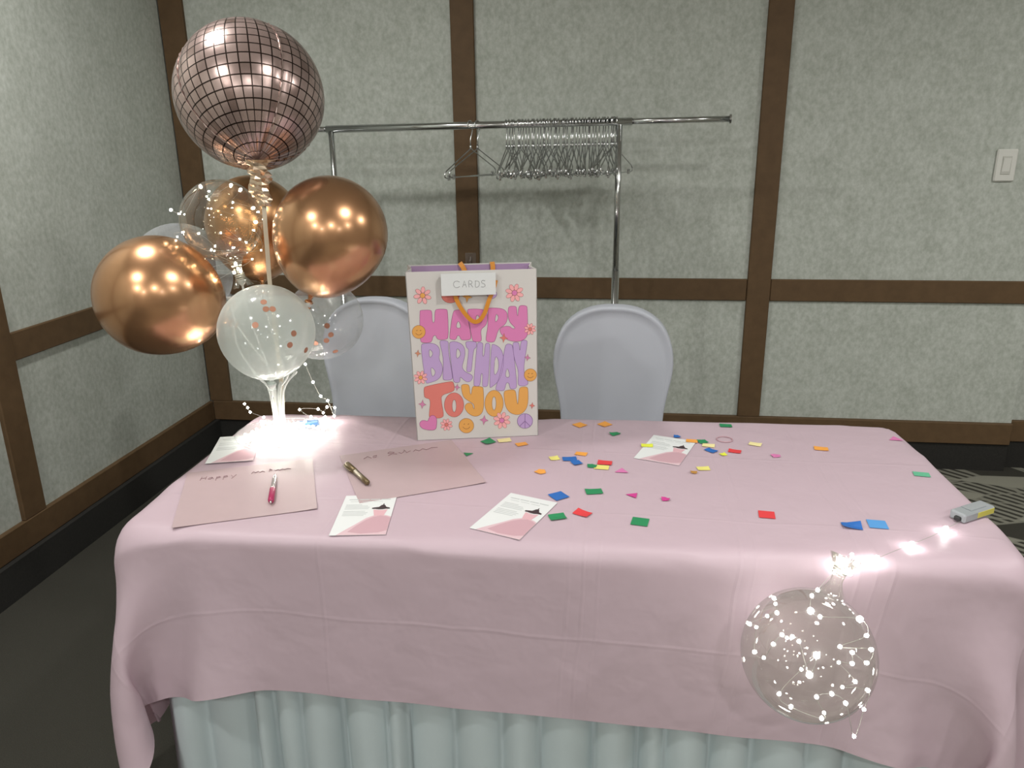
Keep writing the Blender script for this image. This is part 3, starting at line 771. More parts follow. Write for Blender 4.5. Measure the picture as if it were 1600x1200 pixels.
# mirror-ball foil balloon
FSEAM = 52
def foil():
    c = ony(391, 151, 2.02); d = (c-EYE).dot(_fwd); R = 113/F_PX*d
    t = thing('foil_balloon', 'round rose gold foil balloon printed like a mirror ball, topmost of the bouquet', 'balloon', c)
    view = (EYE-c).normalized()
    down = ony(402, 252, 1.915)-c     # neck leans towards the viewer
    rot = orient(-down.normalized()) @ Matrix.Rotation(math.radians(FSEAM), 4, 'Z')
    nu, nv = 96, 48; V = []; F = []; UV = []
    G = 4
    for j in range(nv+1):
        v = j/nv; th = math.pi*v*.992
        for i in range(nu+1):
            u = i/nu; ph = 2*math.pi*u
            g = abs(((u*G) % 1)-.5)*2            # 1 at a seam, 0 mid-gore
            seam = max(0, (g-.90)/.10)
            rr = R*(1-.018*g**4-.012*seam)
            # foil puckers beside the seams
            rr *= 1+.006*math.sin(j*2.6+i)*max(0, g-.75)/.25
            pull = max(0, (v-.80)/.20)
            rr *= 1+.004*math.sin(ph*24)*pull*4*(1-pull*.6)
            s = math.sin(th)*(1-.10*max(0, v-.6))
            V.append((rr*s*math.cos(ph), rr*s*math.sin(ph), rr*math.cos(th)*(1.0 if v < .8 else 1+.05*pull**2))); UV.append((u, v))
    for j in range(nv):
        for i in range(nu):
            a = j*(nu+1)+i; F.append((a, a+nu+1, a+nu+2, a+1))
    mb = MB().add(V, F); me = mb.mesh('envelope', FOIL, True)
    ul = me.uv_layers.new(name='UVMap')
    for l in me.loops: ul.data[l.index].uv = UV[l.vertex_index]
    link('envelope', me, t, rot)
    # seam ribs: a narrow welded edge along each gore join
    FS = mat('foil_seam', (0.62, 0.48, 0.45, 1), 0.2, 0.9)
    for k in range(G):
        ph = 2*math.pi*k/G; pts = []
        for j in range(2, 47):
            th = math.pi*j/nv*.992; w = .0016*(j % 2)
            rr = R*.976+w; s = math.sin(th)*(1-.10*max(0, j/nv-.6)); pts.append((rr*s*math.cos(ph), rr*s*math.sin(ph), rr*math.cos(th)))
        MB().tube(pts, [.0024 if j % 2 else .0014 for j in range(len(pts))], 5).build('seam', FS, t, False, rot)
    # crinkled tail below the neck
    TAILM = mat('crinkled_foil_tail', (0.72, 0.56, 0.42, 1), 0.25, 0.85)
    rn = random.Random(2); a = c + rot @ Vector((0, 0, -R*1.03)); b2 = ony(413, 322, 1.93); V = []; F = []; n = 16; m = 10
    for i in range(n):
        u = i/(n-1); p = a.lerp(b2, u); w = .012+.010*math.sin(u*3)+.005*rn.random() + (.020, .016, .008)[i] if i < 3 else .012+.010*math.sin(u*3)+.005*rn.random()
        for k in range(m):
            an = 2*math.pi*k/m; rr = w*(1+.45*rn.uniform(-1, 1))
            V.append((p.x-c.x+rr*math.cos(an), p.y-c.y+rr*.5*math.sin(an), p.z-c.z))
    for i in range(n-1):
        for k in range(m): F.append((i*m+k, (i+1)*m+k, (i+1)*m+(k+1) % m, i*m+(k+1) % m))
    MB().add(V, F).build('tail', TAILM, t)
    return t, c, R, b2
b_foil = foil()

# balloon stand: clear base, hub and curved rods up to every balloon
SB = Vector((-0.905, 1.935, TZ))
st = thing('balloon_stand', 'clear balloon stand with curved rods rising from a round base on the table', 'balloon stand', SB)
MB().lathe([(.001, .004), (.095, .004), (.115, .007), (.122, .013), (.124, .020), (.120, .021), (.112, .013), (.09, .010), (.03, .012), (.001, .012)], 48).build('base', ACRYL, st, True)
MB().lathe([(.030, .010), (.030, .016), (.020, .022), (.016, .055), (.013, .06), (.001, .06)], 24).build('hub', ACRYL, st, True)
def rod(end, lean):
    e = Vector(end)-SB; k = random.uniform(-.006, .006)
    p0 = Vector((lean*.012, k, .02)); p1 = Vector((lean*.020, k, .14)); p2 = Vector((lean*.042+e.x*.08, e.y*.3, max(.18, e.z*.45)))
    return MB().tube(spline([p0, p1, p2, e*.75+Vector((lean*.02, 0, e.z*.04)), e]), .0031, 8).build('rod', ROD, st, True)
for q, ln in ((b_r[3], .6), (b_l[3], -1.0), (b_b[3], .2), (b_cl[3], -.6), (b_f[3], -.2), (b_cr[3], 1.0), (b_bub[3], -.3)):
    r_ = rod(q, ln)
    d = (Vector(q)-SB); MB().lathe([(.003, -.012), (.009, -.006), (.013, .004), (.012, .005), (.004, -.004)], 14).build('balloon_cup', ROD, r_, True, Matrix.Translation(d))
# cream ribbon hanging from the foil balloon's tail
rb = spline([b_foil[3]+Vector((0, 0, .03)), ony(414, 350, 1.93), ony(418, 400, 1.935), ony(421, 440, 1.945), ony(428, 500, 1.985), ony(436, 570, 1.96), ony(441, 620, 1.945), SB+Vector((.004, .004, .05))], 8)
V = []; F = []
for p in rb: V += [p+Vector((-.0055, 0, 0)), p+Vector((.0055, .002, 0)), p+Vector((.0055, .003, 0)), p+Vector((-.0055, .001, 0))]
for i in range(len(rb)-1):
    for k in range(4): F.append((i*4+k, i*4+(k+1) % 4, i*4+4+(k+1) % 4, i*4+4+k))
tag(MB().add(V, F).build('balloon_ribbon', RIBB), 'cream ribbon running down from the foil balloon between the copper balloons', 'ribbon')

# ------------------------------------------------------------------ fairy lights
bulb_me = {}
def led_mesh(m, r):
    k = (m.name, round(r, 5))
    if k not in bulb_me: bulb_me[k] = MB().ball((0, 0, 0), r, 8, 6).mesh('bulb', m, True)
    return bulb_me[k]
def fairy(label, origin, path, leds, m, wire_r=.0005, led_r=.0032, big=(), m2=None):
    t = thing('fairy_light_string', label, 'fairy lights', origin)
    if path: MB().tube([Vector(p)-Vector(origin) for p in path], wire_r, 4).build('wire', SILVERWIRE, t, True)
    for i, p in enumerate(leds):
        o = link('bulb', led_mesh(m2 if (m2 and i in big) else m, led_r*(1.7 if i in big else 1)), t); o.location = Vector(p)-Vector(origin)
    return t
def battery_box(name, label, c, rz, L, W, H, body, lab, parent_name='battery_box'):
    t = thing(name, label, 'battery box', c, rz)
    MB().cbox(-L/2, L/2, -W/2, W/2, 0, H, .003).build('case', body, t)
    return t
# string 1: heap under the bouquet, two loose ends
rl = random.Random(21)
hp = []
for i in range(64):
    a = i*2.4; r = .018+.10*math.sqrt((i % 32)/32)*rl.uniform(.7, 1.1)
    hp.append(SB + Vector((math.cos(a)*r*.88+.004, math.sin(a)*r*.72-.015, .016+rl.uniform(0, .026))))
loose1 = [ony(468, 640, 2.05), ony(497, 639, 2.06), ony(505, 645, 2.06), ony(511, 636, 2.06), ony(523, 637, 2.07), ony(522, 650, 2.06), ony(512, 626, 2.07), ony(501, 619, 2.07), ony(489, 597, 2.05), ony(477, 569, 2.02)]
loose1 = [Vector((p.x, p.y, max(p.z, TZ+.006))) for p in loose1]
loose2 = [ony(412, 652, 2.02), ony(391, 644, 2.04), ony(387, 637, 2.05), ony(382, 631, 2.06)]
more = [onz(486, 651, TZ+.006), onz(494, 655, TZ+.006), onz(508, 651, TZ+.006), onz(520, 658, TZ+.006), onz(503, 660, TZ+.006)]
fairy('heap of lit fairy lights glowing around the foot of the balloon stand', SB, spline(loose2[::-1]+hp+more+loose1, 3), hp+more+loose1+loose2, LEDW, led_r=.0034)
bx = Vector(onz(482, 667, TZ)); BLUE = mat('blue_plastic', (0.06, 0.17, 0.40, 1), 0.35)
t = battery_box('battery_box', 'small blue battery box lying beside the glowing balloon stand', bx, math.radians(24), .062, .030, .016, BLUE, None)
MB().cbox(-.026, .026, -.0155, .0, .0155, .0175, .001).build('lid', mat('pale_blue_plastic', (0.20, 0.33, 0.52, 1), 0.3), t)
# string 2: around the upper bubble balloon
def on_ball(c, R, px, py, back=False, out=1.02):
    d = ray(px, py).normalized(); oc = EYE-c; b = d.dot(oc); disc = b*b-(oc.length_squared-(R*out)**2)
    if disc < 0: 
        return EYE + d*(-b)
    return EYE + d*(-b+(1 if back else -1)*math.sqrt(disc))
s2 = [(267, 328, 0), (279, 334, 0), (288, 335, 1), (313, 291, 0), (323, 307, 1), (326, 311, 0), (361, 289, 0), (376, 296, 0), (356, 319, 1), (364, 316, 0), (396, 325, 0), (404, 331, 0), (413, 343, 0), (400, 347, 0),
      (330, 326, 1), (349, 352, 1), (375, 374, 0), (362, 370, 1), (345, 364, 0), (344, 366, 1), (385, 379, 0), (397, 360, 0), (408, 391, 0), (330, 391, 0), (335, 392, 1), (336, 385, 0), (310, 365, 0), (285, 363, 0), (277, 370, 0),
      (368, 412, 0), (372, 420, 0), (366, 426, 0), (376, 424, 0), (325, 420, 0), (394, 405, 0), (333, 441, 0)]
p2 = [on_ball(cb, Rb, x, y, k) for x, y, k in s2]
fairy('fine fairy light string wound around the clear bubble balloon of the bouquet', cb, spline(p2, 4), p2, LEDY, .0003, .0022, {0, 3, 6, 7, 10, 13, 29, 30, 31, 32})
# string 3: around the hanging bubble balloon, leading up onto the table to its battery box
s3c = [(243, 475, 0), (250, 500, 1), (255, 538, 0), (215, 552, 1), (138, 585, 0), (168, 600, 1), (160, 705, 0), (200, 730, 1), (240, 672, 0), (277, 632, 0), (299, 645, 1), (322, 640, 0), (350, 660, 0), (395, 803, 0),
       (425, 720, 0), (360, 780, 1), (265, 885, 0), (315, 940, 0), (447, 990, 0), (457, 965, 1), (425, 898, 0), (490, 885, 0), (550, 925, 0), (585, 1065, 0), (627, 950, 0), (645, 870, 0), (535, 855, 1), (590, 832, 0), (520, 750, 1),
       (578, 755, 0), (578, 708, 0), (640, 752, 0), (660, 695, 0), (525, 683, 0), (640, 635, 0), (610, 565, 0), (440, 555, 0), (400, 530, 0), (405, 465, 0), (430, 440, 0)]
p3 = [on_ball(cf, Rf, 1120+x/2.727, 760+y/2.727, k, 1.01) for x, y, k in s3c]
nk = b_front[3]
neckleds = [nk+Vector((-.016, -.010, -.012)), nk+Vector((.006, -.022, -.004)), nk+Vector((.016, -.012, .010)), nk+Vector((-.006, -.016, .016)), nk+Vector((.010, -.010, .026))]
lead = [TM @ Vector((.568, -.398, TOP-.012))] + [onz(x, y, TZ+.007) for x, y in ((1338, 880), (1370, 872), (1395, 862), (1425, 850), (1455, 838), (1478, 826), (1500, 815))]
fairy('fairy lights on the hanging bubble balloon, leading up over the table edge', nk, spline(p3+neckleds+lead, 4), p3+neckleds+[lead[0], lead[2], lead[4], lead[6], lead[1]], LEDW2, .0005, .0032, {13, 14, 35, 37, 41, 43, 45, 46, 47, 48, 49}, LEDW3)
pk = Vector(onz(1518, 806, TZ)); CASE = mat('translucent_grey_case', (0.42, 0.45, 0.47, 1), 0.25, Transmission_Weight=0.3)
t = battery_box('battery_box', 'clear grey battery box with a yellow stripe at the right end of the table', pk, math.radians(33), .098, .036, .020, CASE, None)
MB().cbox(-.008, .046, -.0185, -.017, .004, .017, .0005).build('yellow_battery', mat('yellow_label', (0.55, 0.50, 0.10, 1), 0.4), t)
MB().cbox(-.056, -.046, -.010, .004, .002, .012, .002).build('switch', BLACKP, t)
MB().cbox(-.02, .03, -.010, .014, .0195, .022, .001).build('lid_rib', CASE, t)

# ------------------------------------------------------------------ gift bag
A_ = Vector(onz(652, 688, TZ)); B_ = Vector(onz(841, 680, TZ)); BYAW = math.atan2(B_.y-A_.y, B_.x-A_.x)
BW, BH, BD = (B_-A_).length, .466, .125
bag = thing('gift_bag', 'tall white birthday gift bag with bubble lettering standing on the table', 'gift bag', A_, BYAW)
th = .0022
ht = -.009   # the bag widens slightly to the left at the top
def panel(name, quad, m, n):
    q = [Vector(p) for p in quad]; nn = Vector(n)*th
    MB().add([tuple(p) for p in q]+[tuple(p+nn) for p in q], [(0,1,2,3),(7,6,5,4),(0,4,5,1),(1,5,6,2),(2,6,7,3),(3,7,4,0)]).build(name, m, bag)
x0t, x1t = ht, BW-.003
panel('front_panel', [(0,0,0),(BW,0,0),(x1t,0,BH),(x0t,0,BH)], BAGW, (0, 1, 0))
panel('back_panel', [(0,BD,0),(x0t,BD,BH),(x1t,BD,BH),(BW,BD,0)], BAGW, (0, -1, 0))
panel('left_gusset', [(0,0,0),(x0t,0,BH),(x0t+.012,BD/2,BH),(.002,BD/2,0)], BAGW, (1, 0, 0))
panel('left_gusset', [(.002,BD/2,0),(x0t+.012,BD/2,BH),(x0t,BD,BH),(0,BD,0)], BAGW, (1, 0, 0))
panel('right_gusset', [(BW,0,0),(BW-.002,BD/2,0),(x1t-.012,BD/2,BH),(x1t,0,BH)], BAGW, (-1, 0, 0))
panel('right_gusset', [(BW-.002,BD/2,0),(BW,BD,0),(x1t,BD,BH),(x1t-.012,BD/2,BH)], BAGW, (-1, 0, 0))
MB().box(.003, BW-.003, .003, BD-.003, .001, .003).build('bottom_panel', BAGW, bag)
MB().add([(.006,BD-th-.0006,.05),(BW-.008,BD-th-.0006,.05),(x1t-.004,BD-th-.0006,BH-.003),(x0t+.010,BD-th-.0006,BH-.003)], [(0,1,2,3)]).build('lining', BAGIN, bag)
MB().add([(BW-.006,.004,.05),(x1t-.005,.004,BH-.004),(x1t-.017,BD/2,BH-.004),(BW-.008,BD/2,.05),(x1t-.005,BD-.004,BH-.004),(BW-.006,BD-.004,.05)], [(0,1,2,3),(3,2,4,5)]).build('lining', BAGIN, bag)
# print on the front panel: homography from the photographed face to the panel
def homography(src, dst):
    Am = []; bv = []
    for (x, y), (u, v) in zip(src, dst):
        Am.append([x, y, 1, 0, 0, 0, -u*x, -u*y]); bv.append(u)
        Am.append([0, 0, 0, x, y, 1, -v*x, -v*y]); bv.append(v)
    h = np.linalg.solve(np.array(Am, float), np.array(bv, float)); return np.append(h, 1).reshape(3, 3)
HB = homography([(634, 425), (837, 420), (841, 680), (652, 688)], [(x0t, BH), (x1t, BH), (BW, 0), (0, 0)])
def face(px, py):
    w = HB @ np.array([px, py, 1.0]); return (w[0]/w[2], w[1]/w[2])
def cf_(x, y): return face(640+x/5.219, 460+y/5.219)
def bagprint(name, polys, m, outline_m, lift, grow=.0011, smooth=2, scale=True):
    polys = [polys[0]] + [[(mx_+(a-mx_)*1.9, my_+(b-my_)*1.45) for a, b in q] if smooth and len(q) < 8 else q for q in polys[1:] for mx_, my_ in [(sum(p[0] for p in q)/len(q), sum(p[1] for p in q)/len(q))]]
    P = [chaikin([cf_(*p) for p in q], smooth) if smooth else [cf_(*p) for p in q] for q in polys]
    mt = Matrix(((1,0,0,0),(0,0,-1,0),(0,1,0,0),(0,0,0,1)))   # (x,y,z) -> (x,-z,y)
    o = MB().slab(P, lift, lift+.00025, mt).build(name, m, bag)
    if outline_m:
        k = MB()
        for q in P:
            k.tube([(a, -lift-.0001, b) for a, b in q], grow*.5, 4, closed=True)
        k.build('outline', outline_m, o)
    return o
def C(name, r, g, b): return mat(name, lin(r, g, b), 0.6)
PK = C('print_pink', 214, 126, 178); LV = C('print_lavender', 186, 158, 204); RD = C('print_coral', 216, 122, 112); ORG = C('print_orange', 224, 164, 84)
PKO = C('print_pink_line', 158, 80, 125); LVO = C('print_lavender_line', 130, 100, 150); RDO = C('print_coral_line', 165, 85, 75); ORO = C('print_orange_line', 165, 110, 60)
FLP = C('print_petal', 238, 172, 174); FLO = C('print_petal_line', 170, 90, 85); STO = C('print_star_line', 140, 85, 80)
letters = [
 ('letter_h', PK, PKO, [[(85,130),(100,124),(170,122),(185,135),(186,225),(208,225),(208,130),(225,115),(300,115),(312,130),(318,345),(300,362),(240,365),(222,350),(215,325),(192,335),(185,375),(165,388),(105,388),(90,372)]]),
 ('letter_a', PK, PKO, [[(352,140),(378,120),(450,125),(467,150),(503,345),(490,365),(430,368),(415,355),(408,330),(388,330),(382,355),(370,365),(335,360),(325,345)],[(398,212),(386,262),(413,262)]]),
 ('letter_p', PK, PKO, [[(470,125),(482,114),(580,114),(628,135),(634,200),(620,250),(575,280),(588,365),(575,380),(525,380),(510,365),(490,240)],[(547,165),(543,218),(564,185)]]),
 ('letter_p', PK, PKO, [[(635,115),(650,105),(740,108),(785,130),(798,180),(780,240),(722,272),(695,375),(675,385),(635,382),(618,365),(640,240)],[(705,155),(698,218),(718,190)]]),
 ('letter_y', PK, PKO, [[(800,105),(815,92),(858,92),(868,105),(872,170),(880,170),(885,100),(900,85),(945,88),(955,105),(960,320),(940,355),(900,378),(830,378),(775,355),(735,305),(735,275),(755,258),(810,252),(835,275),(855,275),(855,262),(815,225),(800,180)]]),
 ('letter_b', LV, LVO, [[(95,410),(110,395),(190,390),(235,415),(250,460),(238,520),(268,570),(270,630),(240,690),(150,720),(135,718),(115,600)],[(165,445),(168,508),(187,475)],[(180,592),(188,665),(207,625)]]),
 ('letter_i', LV, LVO, [[(245,380),(260,370),(305,372),(318,385),(315,450),(350,660),(350,680),(335,693),(285,695),(270,680),(280,520)]]),
 ('letter_r', LV, LVO, [[(322,400),(337,378),(390,380),(440,410),(455,470),(440,540),(425,590),(455,630),(510,650),(515,680),(490,710),(455,705),(410,660),(412,700),(400,715),(365,712),(355,690)],[(390,435),(387,515),(412,480)]]),
 ('letter_t', LV, LVO, [[(455,385),(470,378),(535,378),(546,392),(543,430),(520,440),(505,615),(495,627),(470,627),(463,612),(485,440),(465,432)]]),
 ('letter_h', LV, LVO, [[(550,400),(560,385),(590,388),(598,400),(592,500),(608,500),(615,400),(630,390),(648,395),(655,410),(640,730),(628,748),(600,748),(592,735),(598,640),(580,640),(575,730),(560,745),(530,742),(522,728),(535,560)]]),
 ('letter_d', LV, LVO, [[(665,410),(680,398),(740,430),(765,500),(762,600),(730,700),(665,755),(650,755)],[(700,515),(694,640),(716,605),(716,540)]]),
 ('letter_a', LV, LVO, [[(775,420),(790,398),(825,400),(840,420),(875,740),(862,765),(825,768),(815,750),(808,715),(785,715),(775,770),(760,782),(710,778),(698,762),(740,640)],[(795,598),(784,662),(809,662)]]),
 ('letter_y', LV, LVO, [[(837,400),(847,385),(880,385),(890,400),(895,470),(905,380),(920,367),(950,370),(958,385),(930,560),(930,640),(960,700),(965,725),(945,740),(895,742),(880,725),(888,620),(850,520)]]),
 ('letter_t', RD, RDO, [[(118,760),(130,745),(340,702),(360,715),(368,770),(350,790),(262,815),(258,860),(280,985),(265,1000),(235,1008),(165,1000),(158,985),(175,850),(130,840),(120,825)]]),
 ('letter_o', RD, RDO, [ell(363,897,79,100), ell(364,905,17,52)]),
 ('letter_y', ORG, ORO, [[(420,740),(435,728),(475,728),(488,745),(492,810),(505,810),(510,755),(525,742),(590,748),(602,765),(605,930),(580,980),(530,995),(480,970),(452,930),(452,900),(475,880),(510,885),(520,930),(530,930),(525,890),(490,870),(445,840),(428,800)]]),
 ('letter_o', ORG, ORO, [ell(688,885,75,108), ell(688,885,17,56)]),
 ('letter_u', ORG, ORO, [[(767,795),(782,778),(850,772),(865,790),(875,890),(885,890),(890,770),(905,752),(950,748),(965,765),(965,900),(930,960),(880,982),(820,965),(785,920),(772,860)]]),
]
for i, (nm, m1, m2, polys) in enumerate(letters): bagprint(nm, polys, m1, m2, .0004+.00004*(i % 4))
def crop(px, py): return ((px-640)*5.219, (py-460)*5.219)
def flower(cx, cy, r, n=8, centre=ORG):
    root = None
    for k in range(n):
        a = 2*math.pi*k/n+.3; o = bagprint('flower_petal', [ell(cx+math.cos(a)*r*.64, cy+math.sin(a)*r*.64, r*.36, r*.22, 12, a)], FLP, FLO, .0007, .0008, 0)
    bagprint('flower_centre', [ell(cx, cy, r*.28, r*.28, 12)], centre, FLO, .0009, .0008, 0)
def smiley(cx, cy, r):
    bagprint('smiley_face', [ell(cx, cy, r, r, 26)], ORG, ORO, .0008, .0012, 0)
    k = MB()
    for sx in (-.28, .28): k.tube([(cf_(cx+sx*r-4, cy-.18*r)[0], -.0011, cf_(cx+sx*r, cy-.18*r)[1]), (cf_(cx+sx*r+4, cy-.22*r)[0], -.0011, cf_(cx+sx*r, cy-.28*r)[1])], .0010, 5)
    pts = [cf_(cx+math.cos(a)*r*.5, cy+math.sin(a)*r*.45) for a in [math.radians(20+14*i) for i in range(11)]]
    k.tube([(a, -.0011, b) for a, b in pts], .0007, 5); k.build('smile', ORO, bag)
def star(cx, cy, r, m):
    p = []
    for k in range(8):
        a = math.pi/4*k+.1; rr = r if k % 2 == 0 else r*.36; p.append((cx+rr*math.cos(a)*.85, cy+rr*math.sin(a)))
    bagprint('star', [p], m, STO, .0008, .0008, 0)
smiley(78, 300, 53); smiley(982, 652, 50); smiley(463, 1068, 60)
flower(92, 672, 56); flower(977, 278, 48, centre=RD); flower(301, 1060, 50, centre=RD); flower(752, 1025, 70, centre=PK)
flower(*crop(661, 461), 72, 7); flower(*crop(803, 457), 74, centre=PK)
TAN = C('print_tan', 205, 140, 110); LIL = C('print_lilac_pink', 205, 130, 170)
for s in ((70,475,30,TAN),(765,350,40,RD),(958,510,30,LIL),(105,892,38,LIL),(998,903,28,RD),(388,752,30,LIL),(607,1022,42,LIL)): star(*s)
star(*crop(730, 463), 48, ORG)
bagprint('orange_slice', [ell(*crop(704, 461), 72, 60, 26)], RD, RDO, .0006, .001, 0)
bagprint('purple_disc', [ell(*crop(768, 459), 40, 34, 20)], LV, LVO, .0006, .001, 0)
bagprint('peace_sign', [ell(940, 1030, 62, 60, 28)], LV, LVO, .0007, .0014, 0)
k = MB()
for a, b in (((940,970),(940,1090)),((940,1030),(897,1073)),((940,1030),(983,1073))):
    p, q = cf_(*a), cf_(*b); k.tube([(p[0], -.0010, p[1]), (q[0], -.0010, q[1])], .0007, 5)
k.build('peace_lines', LVO, bag)
bagprint('heart', [[(160,1000),(180,982),(205,985),(222,1010),(222,1050),(215,1104),(150,1104),(100,1090),(80,1060),(90,1030),(120,1022),(150,1035)]], PK, PKO, .0009, .0012, 2)
# ribbon handles
def ribbon(name, pts, w, m, parent, thick=.0008, side=Vector((1, 0, 0))):
    P = spline(pts, 8); V = []; F = []
    for i, p in enumerate(P):
        t = (P[min(i+1, len(P)-1)]-P[max(i-1, 0)]).normalized()
        s = t.cross(Vector((0, 1, 0))); s = s.normalized()*w/2 if s.length > 1e-4 else Vector((w/2, 0, 0))
        f = Vector((0, thick, 0))
        V += [p-s, p+s, p+s+f, p-s+f]
    for i in range(len(P)-1):
        for k in range(4): F.append((i*4+k, i*4+(k+1) % 4, i*4+4+(k+1) % 4, i*4+4+k))
    F += [(0,1,2,3), (len(V)-1, len(V)-2, len(V)-3, len(V)-4)]
    return MB().add(V, F).build(name, m, parent)
def fp(px, py, y): a, b = face(px, py); return Vector((a, y, b))
ribbon('front_handle', [fp(703, 432, -.003), fp(709, 452, -.006), fp(714, 468, -.009), fp(724, 485, -.011), fp(737, 499, -.010), fp(748, 499, -.010), fp(757, 486, -.011), fp(763, 468, -.010), fp(770, 452, -.006), fp(774, 437, -.003)], .011, ORIB, bag)
ribbon('back_handle', [Vector((.135, BD-.006, BH+.004)), Vector((.145, BD-.012, BH-.012)), Vector((.160, BD-.016, BH-.05)), Vector((.19, BD-.016, BH-.11)), Vector((.215, BD-.016, BH-.07)), Vector((.225, BD-.010, BH-.02)), Vector((.224, BD-.006, BH+.004))], .013, ORIB, bag)
# CARDS sign hanging on the bag
fa, fb = face(689, 426), face(773, 423); fc, fd = face(689, 460), face(772, 457)
sgn = thing('paper_sign', 'white folded paper sign reading CARDS clipped to the gift bag', 'sign', bag.matrix_basis @ Vector((fa[0], -.006, fc[1])), BYAW)
sw_, sh_ = fb[0]-fa[0], fa[1]-fc[1]; SR = Matrix.Rotation(math.radians(1.2), 4, 'Y').inverted()
sm = MB().box(0, sw_, -.011, -.010, 0, sh_); sm.box(0, sw_, -.0015, -.0005, .012, sh_-.003)
sm.add([(0,-.011,sh_),(sw_,-.011,sh_),(sw_,-.0005,sh_-.002),(0,-.0005,sh_-.002),(0,-.010,sh_-.001),(sw_,-.010,sh_-.001)], [(0,1,2,3),(0,3,4),(1,5,2)])
sm.build('folded_card', PAPER, sgn, False)
strokes = [[(30,5),(18,0),(6,4),(2,14),(6,25),(17,29),(30,24)], [(42,28),(52,0),(60,28)], [(46,18),(58,17)], [(72,29),(72,1),(84,2),(86,9),(82,14),(73,15)], [(80,15),(90,29)], [(102,1),(102,28),(114,27),(120,16),(116,4),(100,1)], [(146,3),(136,0),(130,5),(133,12),(143,16),(146,23),(140,29),(128,28)]]
k = MB()
for s in strokes:
    k.tube([(sw_*(.22+.60*x/150), -.0112, sh_*(.66-.30*y/29)) for x, y in ([(p.x, p.y) for p in spline([(a, b, 0) for a, b in s], 5)] if len(s) > 5 else s)], .00055, 5)
k.build('handwritten_cards', PENCIL, sgn)

# ------------------------------------------------------------------ paper on the table
def hand(parent, strokes, x, y, w, h, m, z=.0013, r=.0007):
    k = MB()
    for s in strokes: k.tube([(x+a*w, y+b*h, z) for a, b in s], r, 4)
    k.build('handwriting', m, parent)
happy = [[(0,0),(.03,1)],[(.12,.05),(.14,1.0)],[(.02,.5),(.13,.55)],[(.28,.5),(.20,.4),(.18,.1),(.24,0),(.29,.4),(.31,0)],[(.38,.5),(.37,-.6)],[(.38,.4),(.46,.5),(.47,.2),(.38,.05)],[(.55,.5),(.54,-.6)],[(.55,.4),(.63,.5),(.64,.2),(.55,.05)],[(.72,.5),(.76,.05)],[(.84,.5),(.74,-.6)]]
def sheet(label, x, y, rz, hw_, z):
    t = thing('pink_card_sheet', label, 'paper', (x, y, z), rz, 'square sheets of pink card')
    n = 10; V = []; F = []
    for j in range(n+1):
        for i in range(n+1):
            u, v = i/n, j/n; lift = .0004 + .002*max(0, u-.85)*max(0, .3-v)*20
            V.append((u*.305, v*.305, lift)); 
    m = (n+1)*(n+1); V += [(a, b, c+.0005) for a, b, c in V]
    for j in range(n):
        for i in range(n):
            a = j*(n+1)+i; F.append((a+m, a+1+m, a+n+2+m, a+n+1+m)); F.append((a, a+n+1, a+n+2, a+1))
    for i in range(n):
        F += [(i, i+1, i+1+m, i+m)]; b = n*(n+1)+i; F += [(b+1, b, b+m, b+1+m)]
        l = i*(n+1); F += [(l+n+1, l, l+m, l+n+1+m)]; r = l+n; F += [(r, r+n+1, r+n+1+m, r+m)]
    MB().add(V, F).build('sheet', PINKPAPER, t)
    hand(t, hw_, 0, 0, 1, 1, INKP, z=.0016)
    return t
def place(st, x, y, w, h): return [[(x+a*w, y+b*h) for a, b in s] for s in st]
scr = [[(0,0),(.05,.7),(.10,.1),(.16,.6),(.2,.1),(.26,.5),(.32,.1)], [(.42,.0),(.44,1.0),(.5,.5),(.45,.3)], [(.55,.4),(.58,0),(.64,.4),(.68,0),(.74,.45),(.80,.05),(.87,.4),(.95,.1)]]
sheet('square pink card sheet with handwriting under the magenta pen, leftmost', -.924, 1.396, math.radians(23), place(happy, .035, .245, .10, .020)+place(scr, .155, .250, .10, .016), TZ)
scr2 = [[(0,.1),(.06,.5),(.10,.0)], [(.13,.4),(.18,.5),(.16,.05),(.12,.1),(.13,.4)], [(.32,.0),(.42,.6),(.36,.9),(.33,.6),(.44,.1)], [(.47,.4),(.50,.1),(.54,.4),(.56,.9),(.57,.1),(.63,.4)], [(.66,.1),(.70,.5),(.74,.1),(.80,.5),(.84,.1),(.92,.45),(1,.3)]]
sheet('square pink card sheet with handwriting under the bronze pen, near the gift bag', -.557, 1.552, math.radians(27.5), place(scr2, .055, .255, .20, .028), TZ)

